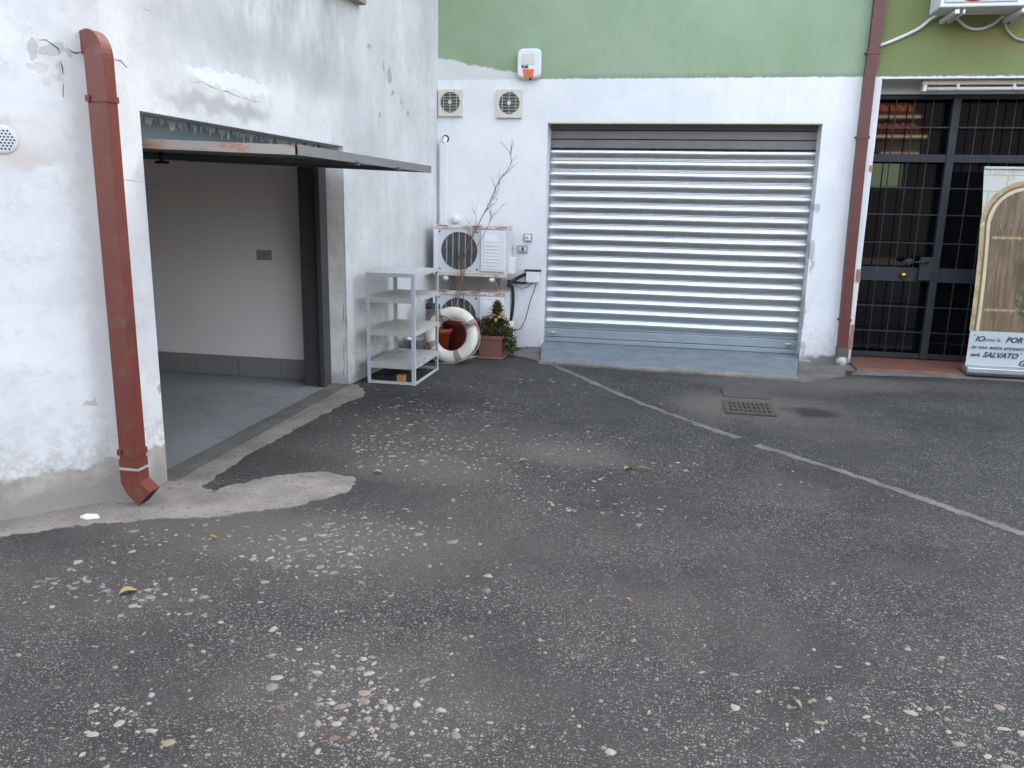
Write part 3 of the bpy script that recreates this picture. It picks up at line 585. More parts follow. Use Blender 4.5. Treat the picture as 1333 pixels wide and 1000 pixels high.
def curve_pts(pts, n=8):                     # Catmull-Rom through points
    P = [V(p) for p in pts]; P = [P[0]]+P+[P[-1]]; out = []
    for i in range(1, len(P)-2):
        for k in range(n):
            t = k/n; a, c, d, e = P[i-1], P[i], P[i+1], P[i+2]
            out.append(.5*((2*c)+(d-a)*t+(2*a-5*c+4*d-e)*t*t+(3*c-a-3*d+e)*t**3))
    return out+[P[-2]]
def cable(name, lab, pts, r, mat, y=8.86, cat='cable'):
    b = MB(); b.tube(curve_pts([BW(p[0], p[1], p[2] if len(p) > 2 else y) for p in pts]), r, 8); return tag(b.build(name, mat), lab, cat)
cable('cable', 'thick black insulated pipe dropping behind the plant from the cable bundle', [(700, 358), (685, 357), (672, 363), (662, 371, 8.8), (667, 374), (668, 390), (667, 405), (664, 420), (660, 425, 8.78)], .017, A['black'])
cable('cable', 'short black cable running straight into the junction box', [(661, 366, 8.78), (668, 367), (680, 368.5), (688, 367)], .013, A['black'])
cable('cable', 'thin grey cable hanging in a loop below the junction box', [(698, 367), (697, 373), (690, 393), (684, 415), (677, 428), (668, 428), (663, 423)], .0045, A['gframe'])
cable('cable', 'thin dark cable curled under the black cable bundle', [(668, 367), (674, 374), (682, 375), (690, 371), (693, 367)], .004, A['gframe'])

# ------------------------------------------------------------------ air conditioners
AX0, AX1, AYF, AYB, AZ0, AZ1 = -2.487, -1.70, 8.45, 8.74, .832, 1.342
def make_ac():
    o = thing('air_conditioner', 'white rust-edged outdoor air conditioner unit, upper of two by the corner', 'air conditioner', (AX0, AYF, AZ0), 'outdoor air conditioner units stacked in the corner')
    fx, fz, fr = -2.212, 1.083, .20; b = MB()
    n = 40; ring = [(fr*math.cos(2*math.pi*k/n), fr*math.sin(2*math.pi*k/n)) for k in range(n)]; xr = -1.985
    def sqp(c_):
        ts = [((xr-fx)/c_[0] if c_[0] > 1e-6 else (AX0-fx)/c_[0]) if abs(c_[0]) > 1e-6 else 1e9, ((AZ1-fz)/c_[1] if c_[1] > 1e-6 else (AZ0-fz)/c_[1]) if abs(c_[1]) > 1e-6 else 1e9]; t = min(ts); return (c_[0]*t, c_[1]*t)
    ext = [sqp(c_) for c_ in ring]
    for k in range(n):
        a, c, e, f = ring[k], ring[(k+1) % n], ext[k], ext[(k+1) % n]
        q = [(fx+a[0], AYF, fz+a[1]), (fx+c[0], AYF, fz+c[1]), (fx+f[0], AYF, fz+f[1]), (fx+e[0], AYF, fz+e[1])]
        b.face(q)
        for sx, sz in ((xr, AZ1), (xr, AZ0), (AX0, AZ1), (AX0, AZ0)):      # square corners cut by the fan of quads
            pass
        b.face([(fx+a[0], AYF, fz+a[1]), (fx+c[0], AYF, fz+c[1]), (fx+c[0], AYF+.05, fz+c[1]), (fx+a[0], AYF+.05, fz+a[1])])
    for sx, sz in ((xr, AZ1), (xr, AZ0), (AX0, AZ1), (AX0, AZ0)):
        for k in range(n):
            e, f = ext[k], ext[(k+1) % n]
            on = lambda p: (abs(fx+p[0]-sx) < 1e-5, abs(fz+p[1]-sz) < 1e-5)
            if (on(e)[0] and on(f)[1]) or (on(e)[1] and on(f)[0]):
                if not (on(e)[0] and on(e)[1]) and not (on(f)[0] and on(f)[1]): b.face([(fx+e[0], AYF, fz+e[1]), (sx, AYF, sz), (fx+f[0], AYF, fz+f[1])])
    b.face([(xr, AYF, AZ0), (AX1, AYF, AZ0), (AX1, AYF, AZ1), (xr, AYF, AZ1)])
    b.face([(AX1, AYF, AZ0), (AX1, AYB, AZ0), (AX1, AYB, AZ1), (AX1, AYF, AZ1)])
    b.face([(AX0, AYF, AZ0), (AX1, AYF, AZ0), (AX1, AYB, AZ0), (AX0, AYB, AZ0)]); b.face([(AX0, AYB, AZ0), (AX1, AYB, AZ0), (AX1, AYB, AZ1), (AX0, AYB, AZ1)])
    b.build('casing', A['ac1'], o)
    b = MB(); b.box((AX0-.008, AYF-.012, AZ1-.028), (AX1+.006, AYB+.004, AZ1+.008), bev=.006); b.build('top_cover', A['ac1'], o)
    b = MB(); b.box((AX0-.006, AYF-.012, AZ0-.014), (AX1+.004, AYB+.004, AZ0+.028), bev=.004); b.build('base_tray', A['acrust'], o)
    b = MB(); b.box((AX0-.004, AYF+.03, AZ0+.03), (AX0-.001, AYB-.02, AZ1-.03)); b.build('coil', A['acback'], o)
    b = MB(); b.box((AX0-.006, AYF-.008, AZ0+.029), (AX0+.04, AYF+.02, AZ1-.029), bev=.004); b.build('corner_post', A['acpanel'], o)
    b = MB(); b.prism([(fx+c_[0], fz+c_[1]) for c_ in ring], AYF+.04, AYF+.06, 1)
    rs = b.build('fan_recess', A['acgrille'], o)
    b = MB()
    for k in range(4):
        a = k*math.pi/2+.4; pts = [(fx+r*math.cos(a+d)*1., AYF+.036+(.012 if d > 0 else -.008), fz+r*math.sin(a+d)) for r, d in ((.05, -.2), (.18, -.38), (.185, .28), (.05, .35))]; b.face(pts)
    b.lathe([(0, .02), (.05, .015), (.055, 0)], n=20, M=Matrix.Translation((fx, AYF+.04, fz)) @ Matrix.Rotation(R(90), 4, 'X')); b.build('fan_blade', simple('fan_blade_grey', (.09, .095, .10), .5), o)
    b = MB()
    for k in range(-2, 3):
        xx = k*.068; w = math.sqrt(fr*fr-xx*xx); b.box((fx+xx-.006, AYF-.006, fz-w), (fx+xx+.006, AYF+.002, fz+w))
    b.build('grille_rib', A['acrib'], o)
    b = MB()
    for k in range(-12, 13):
        zz = k*.0162; w = math.sqrt(max(0, fr*fr-zz*zz))
        if w > .02: b.box((fx-w, AYF+.003, fz+zz-.0016), (fx+w, AYF+.006, fz+zz+.0016))
    for k in range(-9, 10):
        xx = k*.0215; w = math.sqrt(max(0, fr*fr-xx*xx)); b.box((fx+xx-.0012, AYF+.0062, fz-w), (fx+xx+.0012, AYF+.009, fz+w))
    b.build('grille_wire', simple('grille_wire_grey', (.17, .17, .16), .6), o)
    b = MB(); b.box((-1.972, AYF-.022, AZ0+.045), (AX1-.008, AYF-.001, AZ1-.035), bev=.006)
    for k in range(8): b.box((-1.93, AYF-.026, AZ0+.075+k*.034), (AX1-.05, AYF-.0225, AZ0+.083+k*.034), bev=.001)
    b.build('service_panel', A['acpanel'], o)
    b = MB(); b.box((-1.93, AYF-.0245, AZ1-.155), (-1.79, AYF-.0225, AZ1-.075)); b.build('rating_label', simple('white_label', (.76, .78, .80), .5), o)
    b = MB(); b.box((AX1+.001, AYF+.08, AZ0+.02), (AX1+.06, AYB-.03, AZ0+.19), bev=.006); b.build('valve_cover', A['acpanel'], o)
    for xx in (AX0+.11, AX1-.17):
        b = MB(); b.box((xx, AYF+.0, AZ0-.055), (xx+.035, 8.899, AZ0-.018), bev=.003); b.box((xx, 8.87, AZ0-.28), (xx+.035, 8.899, AZ0-.056), bev=.003); b.prism([(AYF+.12, AZ0-.056), (AYF+.16, AZ0-.056), (8.87, AZ0-.25), (8.87, AZ0-.28)], xx+.008, xx+.027, 0); b.build('bracket', A['greyp'], o)
        b = MB(); b.lathe([(0, 0), (.03, 0), (.026, .03), (0, .03)], n=12, M=Matrix.Translation((xx+.017, AYF+.02, AZ0-.045)) @ Matrix.Rotation(R(70), 4, 'X')); b.build('rubber_foot', A['acpanel'], o)
    for dx, dzz in ((.06, .06), (.06, .45), (.47, .06), (.47, .45)):
        b = MB(); b.lathe([(0, .006), (.009, .004), (.010, 0)], n=10, M=Matrix.Translation((AX0+dx, AYF, AZ0+dzz)) @ Matrix.Rotation(R(90), 4, 'X')); b.build('screw', A['dtxt'], o)
    return o
ac1 = make_ac()
def dup(root, loc, label):
    r = root.copy(); C.objects.link(r); r.location = loc; r['label'] = label
    for ch in list(root.children):
        c = ch.copy(); C.objects.link(c); c.parent = r
        for g in ch.children: d = g.copy(); C.objects.link(d); d.parent = c
    return r
ac2 = dup(ac1, V((AX0-.01, AYF+.01, AZ0-.70)), 'lower of two rust-edged air conditioner units, half hidden behind life ring and plant')
cable('cable', 'black cable on the right side of the upper air conditioner', [(657.5, 304, 8.52), (657, 312, 8.52), (658, 320, 8.53), (660.5, 328, 8.56), (661, 334, 8.60)], .010, A['black'])

# upper right unit on the green wall
BX0, BX1, BYF, BYB, BZ0 = 2.235, 3.15, 8.42, 8.76, 3.385
ea = thing('air_conditioner', 'white air conditioner unit on wall brackets high above the gate', 'air conditioner', (BX0, BYF, BZ0))
b = MB(); b.box((BX0, BYF, BZ0), (BX1, BYB, BZ0+.62), bev=.012); b.build('casing', A['acpanel'], ea)
b = MB(); b.box((BX0+.03, BYF-.012, BZ0+.035), (BX1-.28, BYF-.001, BZ0+.6), bev=.006); b.build('front_panel', simple('fan_front', (.48, .50, .50), .45), ea)
b = MB(); b.lathe([(0, .004), (.10, .003), (.105, 0)], n=32, M=Matrix.Translation((2.50, BYF-.012, BZ0+.085)) @ Matrix.Rotation(R(90), 4, 'X') @ Matrix.Diagonal((1, .42, 1, 1))); b.build('badge', simple('red_badge', (.32, .03, .03), .4), ea)
for xx in (2.37, 2.92):
    b = MB(); b.box((xx, BYF+.02, BZ0-.05), (xx+.04, 8.899, BZ0-.012), bev=.003); b.box((xx+.07, BYF+.02, BZ0-.05), (xx+.085, 8.899, BZ0-.014), bev=.002); b.build('bracket', A['acpanel'], ea)
cable('cable', 'white cable from downpipe rising to the unit above the gate', [(1143, 60, 8.88), (1165, 52, 8.88), (1195, 38, 8.88), (1212, 25, 8.88), (1226, 18, 8.85), (1240, 16, 8.8)], .016, A['whitep'])
cable('cable', 'pale cable sagging between brackets under the high air conditioner', [(1240, 18, 8.85), (1248, 27, 8.86), (1260, 36, 8.87), (1275, 38, 8.87), (1292, 32, 8.87), (1306, 21, 8.85)], .013, A['whitep'])
cable('cable', 'grey cable drooping at photo edge right of the high unit bracket', [(1308, 26, 8.85), (1310, 38, 8.88), (1322, 50, 8.88), (1340, 54, 8.88)], .012, A['greyp'])

# ------------------------------------------------------------------ rack, block, bin
RX0, RX1, RY0, RY1, RH = -2.585, -2.145, 6.69, 7.43, .98
rk = thing('storage_rack', 'pale grey metal shelf rack standing against the left wall', 'shelf rack', (RX0, RY0, 0))
def angle(b, x, y, sx, sy, w=.031, z0=.0, z1=RH):
    b.box((min(x, x+sx*w), min(y, y+sy*.003), z0), (max(x, x+sx*w), max(y, y+sy*.003), z1)); b.box((min(x, x+sx*.003), min(y+sy*.0031, y+sy*w), z0), (max(x, x+sx*.003), max(y+sy*.0031, y+sy*w), z1))
for x, sx in ((RX0, 1), (RX1, -1)):
    for y, sy in ((RY0, 1), (RY1, -1)):
        b = MB(); angle(b, x, y, sx, sy); b.build('post', A['steelw'], rk)
for z, lip in ((RH-.001, .03), (.765, .042), (.475, .042), (.19, .048)):
    b = MB(); e = .0042; x0, x1, y0_, y1_ = RX0+e, RX1-e, RY0+e, RY1-e
    b.box((x0, y0_, z-.004), (x1, y1_, z))
    for q in (((x0, y0_, z-lip), (x1, y0_+.003, z-.0042)), ((x0, y1_-.003, z-lip), (x1, y1_, z-.0042)), ((x0, y0_+.0031, z-lip), (x0+.003, y1_-.0031, z-.0042)), ((x1-.003, y0_+.0031, z-lip), (x1, y1_-.0031, z-.0042))): b.box(*q)
    b.build('shelf', A['shelf'] if z < .9 else A['steelw'], rk)
for q in (((RX0+.004, RY0-.001, .004), (RX1-.004, RY0-.004, .030)), ((RX1+.001, RY0+.004, .004), (RX1+.004, RY1-.004, .030)), ((RX0+.004, RY1+.001, .004), (RX1-.004, RY1+.004, .03)), ((RX0+.0, RY0-.004, RH-.03), (RX1, RY0-.001, RH+.003)), ((RX1+.001, RY0, RH-.03), (RX1+.004, RY1, RH+.003))):
    b = MB(); a_ = V([min(q[0][i], q[1][i]) for i in range(3)]); c_ = V([max(q[0][i], q[1][i]) for i in range(3)]); b.box(a_, c_); b.build('rail', A['steelw'], rk)
q = G(522, 499); b = MB(); b.box((q.x-.035, q.y-.02, .001), (q.x+.035, q.y+.05, .075), bev=.006); tag(b.build('wooden_block', mat_wood('yellow_wood', (.42, .22, .055), (.52, .30, .09), 20)), 'small yellow wooden block on ground under the rack', 'block')
tb = thing('plastic_tube', 'grey plastic tube with dark mouth standing behind the rack', 'tube', (-2.37, 8.0, 0))
b = MB(); b.lathe([(.068, 0), (.068, .5), (.072, .5), (.072, .56), (.062, .56), (.060, .3)], (-2.37, 8.0, 0), 24); b.build('body', A['pvc'], tb)
b = MB(); b.lathe([(.0735, .515), (.0735, .562), (.0615, .563), (.061, .5)], (-2.37, 8.0, 0), 24); b.build('rim', A['black'], tb)
bk = thing('bucket', 'squat grey metal bucket on ground behind the rack', 'bucket', (-2.50, 7.72, 0)); b = MB(); b.lathe([(0, .01), (.085, .01), (.10, .24), (.105, .245), (.096, .24), (.082, .03), (0, .03)], (-2.49, 7.72, 0), 24); b.build('body', A['galum'], bk)

# ------------------------------------------------------------------ pots, life ring, plant
pt = thing('flower_pot', 'large dark red flower pot behind the life ring', 'flower pot', (-2.12, 8.16, 0))
b = MB(); b.lathe([(0, .004), (.15, .004), (.185, .33), (.20, .335), (.205, .40), (.19, .405), (.175, .33), (.16, .30), (0, .3)], (-2.12, 8.17, 0), 32); b.build('body', A['potred'], pt)
b = MB(); b.lathe([(0, .001), (.19, .001), (.20, .03), (.185, .028), (.17, .012), (0, .012)], (-2.12, 8.17, 0), 32); b.build('saucer', A['greyp'], pt)
pt = thing('flower_pot', 'small orange-red flower pot inside the left of the life ring', 'flower pot', (-2.27, 7.96, 0))
b = MB(); b.lathe([(0, .1), (.075, .1), (.10, .28), (.118, .282), (.12, .325), (.108, .327), (.098, .28), (0, .27)], (-2.27, 7.955, .0), 28); b.build('body', A['potor'], pt)
b = MB(); b.lathe([(0, .002), (.085, .002), (.09, .1), (0, .1)], (-2.27, 7.955, 0), 24); b.build('stand', A['black'], pt)
lr = thing('life_ring', 'old white life ring with brown bands leaning on flower pots', 'life ring', (-2.115, 7.74, 0))
MR, mr = .222, .064
Ml = Matrix.Translation((-2.112, 7.80, .284)) @ Matrix.Rotation(R(-6), 4, 'Z') @ Matrix.Rotation(R(-14), 4, 'X') @ Matrix.Rotation(R(90), 4, 'X')
def torus(b, R0, r0, a0, a1, n, m, sq=1.):
    full = abs(a1-a0-2*math.pi) < 1e-6; g = []
    for i in range(n if full else n+1):
        a = a0+(a1-a0)*i/n; row = []
        for k in range(m):
            c = 2*math.pi*k/m; row.append(b.bm.verts.new(Ml @ V(((R0+r0*math.cos(c))*math.cos(a), (R0+r0*math.cos(c))*math.sin(a), r0*sq*math.sin(c)))))
        g.append(row)
    L = len(g)
    for i in range(L if full else L-1):
        for k in range(m): f = b.bm.faces.new((g[i][k], g[(i+1) % L][k], g[(i+1) % L][(k+1) % m], g[i][(k+1) % m])); f.smooth = True
b = MB(); torus(b, MR, mr, 0, 2*math.pi, 64, 20, .8); b.build('ring', A['ring'], lr)
angs = (30, -66, 128, 210)
for a in angs:
    b = MB(); torus(b, MR, mr+.003, R(a-8), R(a+8), 6, 20, .8); b.build('band', A['band'], lr)
b = MB(); rpnts = []
def ringp(a, rad, zz): return Ml @ V((rad*math.cos(R(a)), rad*math.sin(R(a)), zz))
for a0_, a1_, s in ((-66, 30, 1), (30, 128, -1), (128, 210, 1), (210, 294, 1)):
    for k in range(9):
        t_ = k/8; a = a0_+(a1_-a0_)*t_; sag = math.sin(math.pi*t_)
        if s < 0: rpnts.append(ringp(a, MR+mr*.2-.085*sag, .062+.012*sag))
        else: rpnts.append(ringp(a, MR+mr*.92+.03*sag, .035-.02*sag))
rpnts = [V((p.x, p.y, max(p.z, .008))) for p in rpnts]; b.tube(curve_pts(rpnts+[rpnts[0]], 3), .0075, 6); b.build('rope', A['rope'], lr)

pp = thing('potted_plant', 'bushy succulent in square terracotta planter right of life ring', 'potted plant', (-1.78, 8.2, 0))
px0, px1, py0, py1 = -1.92, -1.665, 8.10, 8.36
b = MB(); b.loft([rect(((px0+px1)/2, (py0+py1)/2, z), w, w) for z, w in ((.03, .215), (.20, .255), (.205, .275), (.245, .28), (.246, .25), (.20, .23))], caps=True); b.build('pot', A['pot'], pp)
b = MB(); b.box((px0-.02, py0-.03, .002), (px1+.02, py1+.02, .028), bev=.008); b.build('saucer', A['pot'], pp)
def leaf(b, p, d, L, w, mi, cup=.15):
    d = d.normalized(); s_ = d.cross(V((0, 0, 1)));
    if s_.length < .1: s_ = V((1, 0, 0))
    s_.normalize(); n = s_.cross(d).normalized(); b.mi = mi
    b.face([p-s_*w*.25, p+d*L*.5-s_*w*.5+n*L*cup, p+d*L+n*L*cup*.6, p+d*L*.5+s_*w*.5+n*L*cup, p+s_*w*.25])
b = MB(); rng = random.Random(3)
for cxx, cyy, cz, rx, ry, rz, cnt in ((-1.83, 8.2, .31, .13, .15, .11, 600), (-1.70, 8.22, .30, .11, .14, .11, 560), (-1.63, 8.26, .20, .09, .12, .12, 480), (-1.59, 8.25, .11, .07, .1, .07, 200), (-1.77, 8.2, .36, .11, .1, .08, 300), (-1.67, 8.2, .36, .07, .08, .07, 160)):
    for i in range(cnt):
        v = V((rng.gauss(0, 1), rng.gauss(0, 1), rng.gauss(0, 1))).normalized()*(rng.uniform(.35, 1.08))
        p = V((cxx+v.x*rx, cyy+v.y*ry, max(.02, cz+v.z*rz))); d = v+V((rng.uniform(-.6, .6), rng.uniform(-.6, .6), rng.uniform(-.1, .9)))
        leaf(b, p, d, rng.uniform(.022, .042), rng.uniform(.012, .02), rng.choices((0, 1, 2), (6, 4, 1.6))[0])
b.build('foliage', [A['leaf1'], A['leaf2'], A['leaf3'], A['dead']], pp)
b = MB(); rc_ = V((-1.725, 8.16, .45))
for i in range(64):
    lv = i/64; a = i*2.4; el = R(-25+100*lv); d = V((math.cos(a)*math.cos(el), math.sin(a)*math.cos(el), math.sin(el))); leaf(b, rc_+V((0, 0, .075*lv-.015))+d*.016, d, .118-.02*lv, .048, 3 if lv < .34 else (2 if rng.random() < .35 else 0), .22)
b.build('rosette', [A['leaf1'], A['leaf2'], A['leaf3'], A['dead']], pp)
b = MB(); b.tube([(-1.73, 8.18, .25), (-1.73, 8.17, .36), rc_], [.016, .014, .012], 7); b.build('stem', A['stem'], pp)

ds = thing('dead_shrub', 'bare dry shrub with thin twigs rising in front of the air conditioners', 'shrub', (-2.3, 8.2, 0))
b = MB(); rng = random.Random(11)
def twig(p, d, L, r, lev):
    pts = [p]; k = 5
    for i in range(k):
        d = (d+V((rng.uniform(-.22, .22), rng.uniform(-.2, .2), rng.uniform(-.12, .2)))).normalized(); p = p+d*L/k
        p = V((p.x, min(p.y, 8.86), p.z)); pts.append(p)
    b.tube(pts, [r*(1-.75*i/k) for i in range(k+1)], 5)
    if lev:
        for i in range(rng.randint(2, 4)):
            j = rng.randint(1, k-1); dd = (d+V((rng.uniform(-1, 1), rng.uniform(-.3, .3), rng.uniform(-.2, .7)))).normalized(); twig(pts[j], dd, L*rng.uniform(.3, .55), r*.5, lev-1)
def path(px, rr, y=8.36, lev=1, nb=5, bl=.18):
    P = curve_pts([BW(q[0], q[1], q[2] if len(q) > 2 else y) for q in px], 5); n = len(P); b.tube(P, [rr*(1-.75*i/(n-1)) for i in range(n)], 6)
    for i in range(nb):
        j = rng.randint(n//3, n-2); d = (P[j+1]-P[j]).normalized(); dd = (d+V((rng.uniform(-.8, .8), rng.uniform(-.2, .3), rng.uniform(-.1, .3)))).normalized(); twig(P[j], dd, bl*rng.uniform(.5, 1.2), rr*.4, lev)
path([(576, 448, 8.22), (588, 405), (600, 360), (604, 338), (614, 310), (628, 282), (638, 262), (650, 235), (663, 218), (665, 203), (657, 190), (651, 184)], .0085, 8.40, 1, 12, .2)
path([(580, 448, 8.22), (594, 395), (602, 368), (598, 345), (596, 325)], .009, 8.38, 1, 4, .2)
path([(598, 440, 8.3), (606, 415), (603, 385), (600, 365), (608, 345), (622, 318), (634, 298), (640, 280)], .007, 8.40, 1, 6, .2)
path([(603, 344), (597, 330), (595, 318)], .006, 8.40, 1, 3, .12); path([(610, 342), (616, 326), (612, 312)], .005, 8.40, 1, 3, .12); path([(616, 306), (620, 290), (618, 275)], .004, 8.40, 1, 3, .15); path([(640, 262), (648, 250), (650, 238)], .004, 8.40, 1, 4, .15)
b.build('branches', A['stem'], ds)
q = G(655, 462); b = MB(); b.prism(rough_poly([(q.x-.05, q.y-.03), (q.x+.06, q.y-.03), (q.x+.05, q.y+.04), (q.x-.04, q.y+.04)], .008, .02), .0, .032, bev=.004); tag(b.build('stone', A['conc2']), 'flat pale stone on the ground right of the terracotta planter', 'stone')

# ------------------------------------------------------------------ drain
dg = thing('drain_grate', 'rusty square-holed drain grate set in the asphalt before the ramp', 'drain grate', (.7, 6.64, 0))
gx0, gx1, gy0, gy1, z0, z1 = .505, .895, 6.43, 6.84, .004, .014
b = MB(); nx, ny = 9, 3; hw = (gx1-gx0-.06)/nx; hh = (gy1-gy0-.07)/ny
xs = [gx0]+[gx0+.03+hw*i for i in range(nx+1)]+[gx1]
for j in range(ny+1):
    yy = gy0+.035+hh*j; t_ = .022
    b.box((gx0, (yy-t_) if j else gy0, z0), (gx1, yy+t_ if j < ny else gy1, z1))
for i in range(nx+1):
    xx = gx0+.03+hw*i; t_ = .0085+.0
    for j in range(ny):
        b.box((xx-t_ if i else gx0, gy0+.035+hh*j+.0221, z0), (xx+t_ if i < nx else gx1, gy0+.035+hh*(j+1)-.0221, z1-.0004))
b.build('grid', A['rustplate'], dg)
b = MB(); b.box((gx0+.01, gy0+.01, .0035), (gx1-.01, gy1-.01, .0055)); b.build('dark_hole_sheet', A['dark'], dg)  # dark sheet standing for the unlit depth below the holes
b = MB(); b.box((.525, 7.02, .001), (.915, 7.38, .009), bev=.002); tag(b.build('drain_cover', simple('brown_iron_lid', (.085, .066, .06), .85, 0, .3, 20, (.06, .048, .043), .004)), 'flat brown rusted square lid behind the drain grate', 'drain cover')

# ------------------------------------------------------------------ banner
bn = thing('banner_stand', 'roll-up banner with printed arched wooden door and handwritten verse', 'banner', (3.4, 8.7, .035))
# sheet in its own frame: s across (0..1 m), z up; leans slightly, edges pulled in
BL = V((2.965, 8.70, .10))
def bp(s, z, off=0.):
    lean = (z-.1)*.045; pinch = .055*(z-.1)/1.9-.03*math.sin(math.pi*(z-.1)/1.9)
    return V((BL.x-pinch*1.0+s, BL.y+lean+.01*math.sin(s*3)-off, z))
def sheet(name, poly_fn, s0, s1, z0, z1, ns, nz, off, mat, inside=None):
    b = MB(); g = [[b.bm.verts.new(bp(s0+(s1-s0)*i/ns, z0+(z1-z0)*j/nz, off)) for j in range(nz+1)] for i in range(ns+1)]
    for i in range(ns):
        for j in range(nz):
            if inside is None or inside(s0+(s1-s0)*(i+.5)/ns, z0+(z1-z0)*(j+.5)/nz): b.bm.faces.new((g[i][j], g[i][j+1], g[i+1][j+1], g[i+1][j]))
    for v in [v for v in b.bm.verts if not v.link_faces]: b.bm.verts.remove(v)
    return b.build(name, mat, bn)
m = Mat('printed_stone_wall', rough=.5); br_ = N(m.nt, 'ShaderNodeTexBrick', {'Vector': N(m.nt, 'ShaderNodeCombineXYZ', {0: m.sep()[0], 1: m.sep()[2], 2: 0.}).outputs[0], 'Scale': 1., 'Brick Width': .33, 'Row Height': .15, 'Mortar Size': .004, 'Color1': (.40, .41, .36, 1), 'Color2': (.50, .51, .47, 1), 'Mortar': (.27, .26, .2, 1)})
c = m.mix(m.ss(m.noise(7, 6, .7), .5, .72), br_.outputs[0], (.38, .30, .16)); m.set('Base Color', c)
sheet('sheet', None, 0, 1.0, .10, 2.01, 24, 40, 0, m.m)
ac_s, ac_z, Ro, Ri = .415, 1.47, .425, .335
def ring_print(name, r0, r1, z_low, off, mat):
    b = MB(); pts0, pts1 = [], []
    for k in range(33):
        a = math.pi*(1-k/32); pts0.append((ac_s+r0*math.cos(a), ac_z+r0*math.sin(a)*1.02)); pts1.append((ac_s+r1*math.cos(a), ac_z+r1*math.sin(a)*1.02))
    pts0 = [(ac_s-r0, z_low+(ac_z-z_low)*t/6) for t in range(6)]+pts0+[(ac_s+r0, ac_z-(ac_z-z_low)*t/6) for t in range(1, 7)]; pts1 = [(ac_s-r1, z_low+(ac_z-z_low)*t/6) for t in range(6)]+pts1+[(ac_s+r1, ac_z-(ac_z-z_low)*t/6) for t in range(1, 7)]
    for i in range(len(pts0)-1): b.face([bp(*pts0[i], off), bp(*pts0[i+1], off), bp(*pts1[i+1], off), bp(*pts1[i], off)])
    return b.build(name, mat, bn)
m = Mat('printed_arch_stone', rough=.5); c = m.mix(m.ss(m.noise(9, 6, .65), .35, .68), (.42, .34, .21), (.27, .155, .06)); c = m.mix(m.ss(m.noise(5, 5, .6), .55, .7), c, (.62, .60, .52)); m.set('Base Color', c)
ring_print('printed_arch', Ri+.035, Ro, .45, .002, m.m)
ring_print('printed_arch_moulding', Ri+.03, Ri+.05, .45, .004, simple('printed_shadow_line', (.14, .085, .04), .6))
ring_print('printed_inner_arch', Ri, Ri+.03, .45, .0045, simple('printed_pale_stone', (.50, .42, .28), .6, 0, .3, 12))
wd = mat_wood('printed_wood', (.095, .060, .033), (.20, .138, .082), 26)
b = MB()
for k in range(7):                          # seven planks, arched at the top
    s0 = ac_s-Ri+2*Ri*k/7+.002; s1 = ac_s-Ri+2*Ri*(k+1)/7-.002; zt = lambda s: ac_z+math.sqrt(max(0, Ri*Ri-(s-ac_s)**2))*1.02
    for j in range(6):
        f = lambda s, t: .45+(zt(s)-.45)*t
        sm = (s0+s1)/2
        b.face([bp(s0, f(s0, j/6), .003), bp(s0, f(s0, (j+1)/6), .003), bp(sm, f(sm, (j+1)/6), .003), bp(sm, f(sm, j/6), .003)]); b.face([bp(sm, f(sm, j/6), .003), bp(sm, f(sm, (j+1)/6), .003), bp(s1, f(s1, (j+1)/6), .003), bp(s1, f(s1, j/6), .003)])
b.build('printed_door', wd, bn)
sheet('printed_door_gap', None, ac_s-Ri, ac_s+Ri, .45, 1.45, 2, 4, .0018, simple('printed_dark_gap', (.05, .03, .015), .7))
b = MB()
for z in (.66, 1.36):
    for s0, s1 in ((ac_s-Ri+.02, ac_s-.03), (ac_s+.03, ac_s+Ri-.02)):
        b.face([bp(s0, z-.012, .0045), bp(s0, z+.012, .0045), bp(s1, z+.008, .0045), bp(s1, z-.008, .0045)])
        for kk in range(4):
            ss = s0+(s1-s0)*(kk+.5)/4; b.face([bp(ss-.018, z, .005), bp(ss, z+.026, .005), bp(ss+.018, z, .005), bp(ss, z-.026, .005)])
b.build('printed_hinge', simple('printed_iron', (.30, .22, .11), .6), bn)
b = MB(); pts = [bp(ac_s+.045+.028*math.cos(2*math.pi*k/16), 1.0+.032*math.sin(2*math.pi*k/16), .005) for k in range(16)]; b.face(pts); b.build('printed_knocker', A['dtxt'], bn)
b = MB(); rng = random.Random(5)
for i in range(120):
    s, z = ac_s+.07+rng.gauss(0, .045), .72+rng.gauss(0, .07); a = rng.uniform(0, 6.28); l = rng.uniform(.012, .03); b.face([bp(s+l*math.cos(a+k), z+l*.6*math.sin(a+k), .0055+i*.00001) for k in (0, 2.1, 4.2)])
b.build('printed_shrub', A['leaf2'], bn)
m = Mat('printed_pale_panel', rough=.5); c = m.mix(m.noise(4, 4), (.34, .39, .42), (.45, .48, .485)); m.set('Base Color', c)
sheet('printed_text_panel', None, 0.0, 1.0, .10, .445, 10, 6, .0022, m.m)
def btext(txt, s, z, size, sh=.3, bold=.0):
    Mx = Matrix.Translation(bp(s, z, .0045)) @ Matrix.Rotation(R(90), 4, 'X'); return text_mesh(txt, size, A['dtxt'], 'lettering', bn, Mx, sh, bold)
btext('"', .03, .375, .05); btext('IO', .055, .345, .078, .35, .002); btext('sono la', .135, .35, .052); btext('PORTA', .335, .345, .078, .35, .002)
btext('se uno entra attraverso di me', .028, .272, .055, .35, .0005)
btext('sarà', .03, .195, .052, .35, .001); btext('SALVATO', .145, .19, .074, .35, .002); btext('"', .48, .21, .05)
btext('Gv', .48, .115, .085, .25, .002)
b = MB(); b.box((2.955, 8.60, .037), (3.99, 8.76, .098), bev=.012); b.build('base', A['galum'], bn)
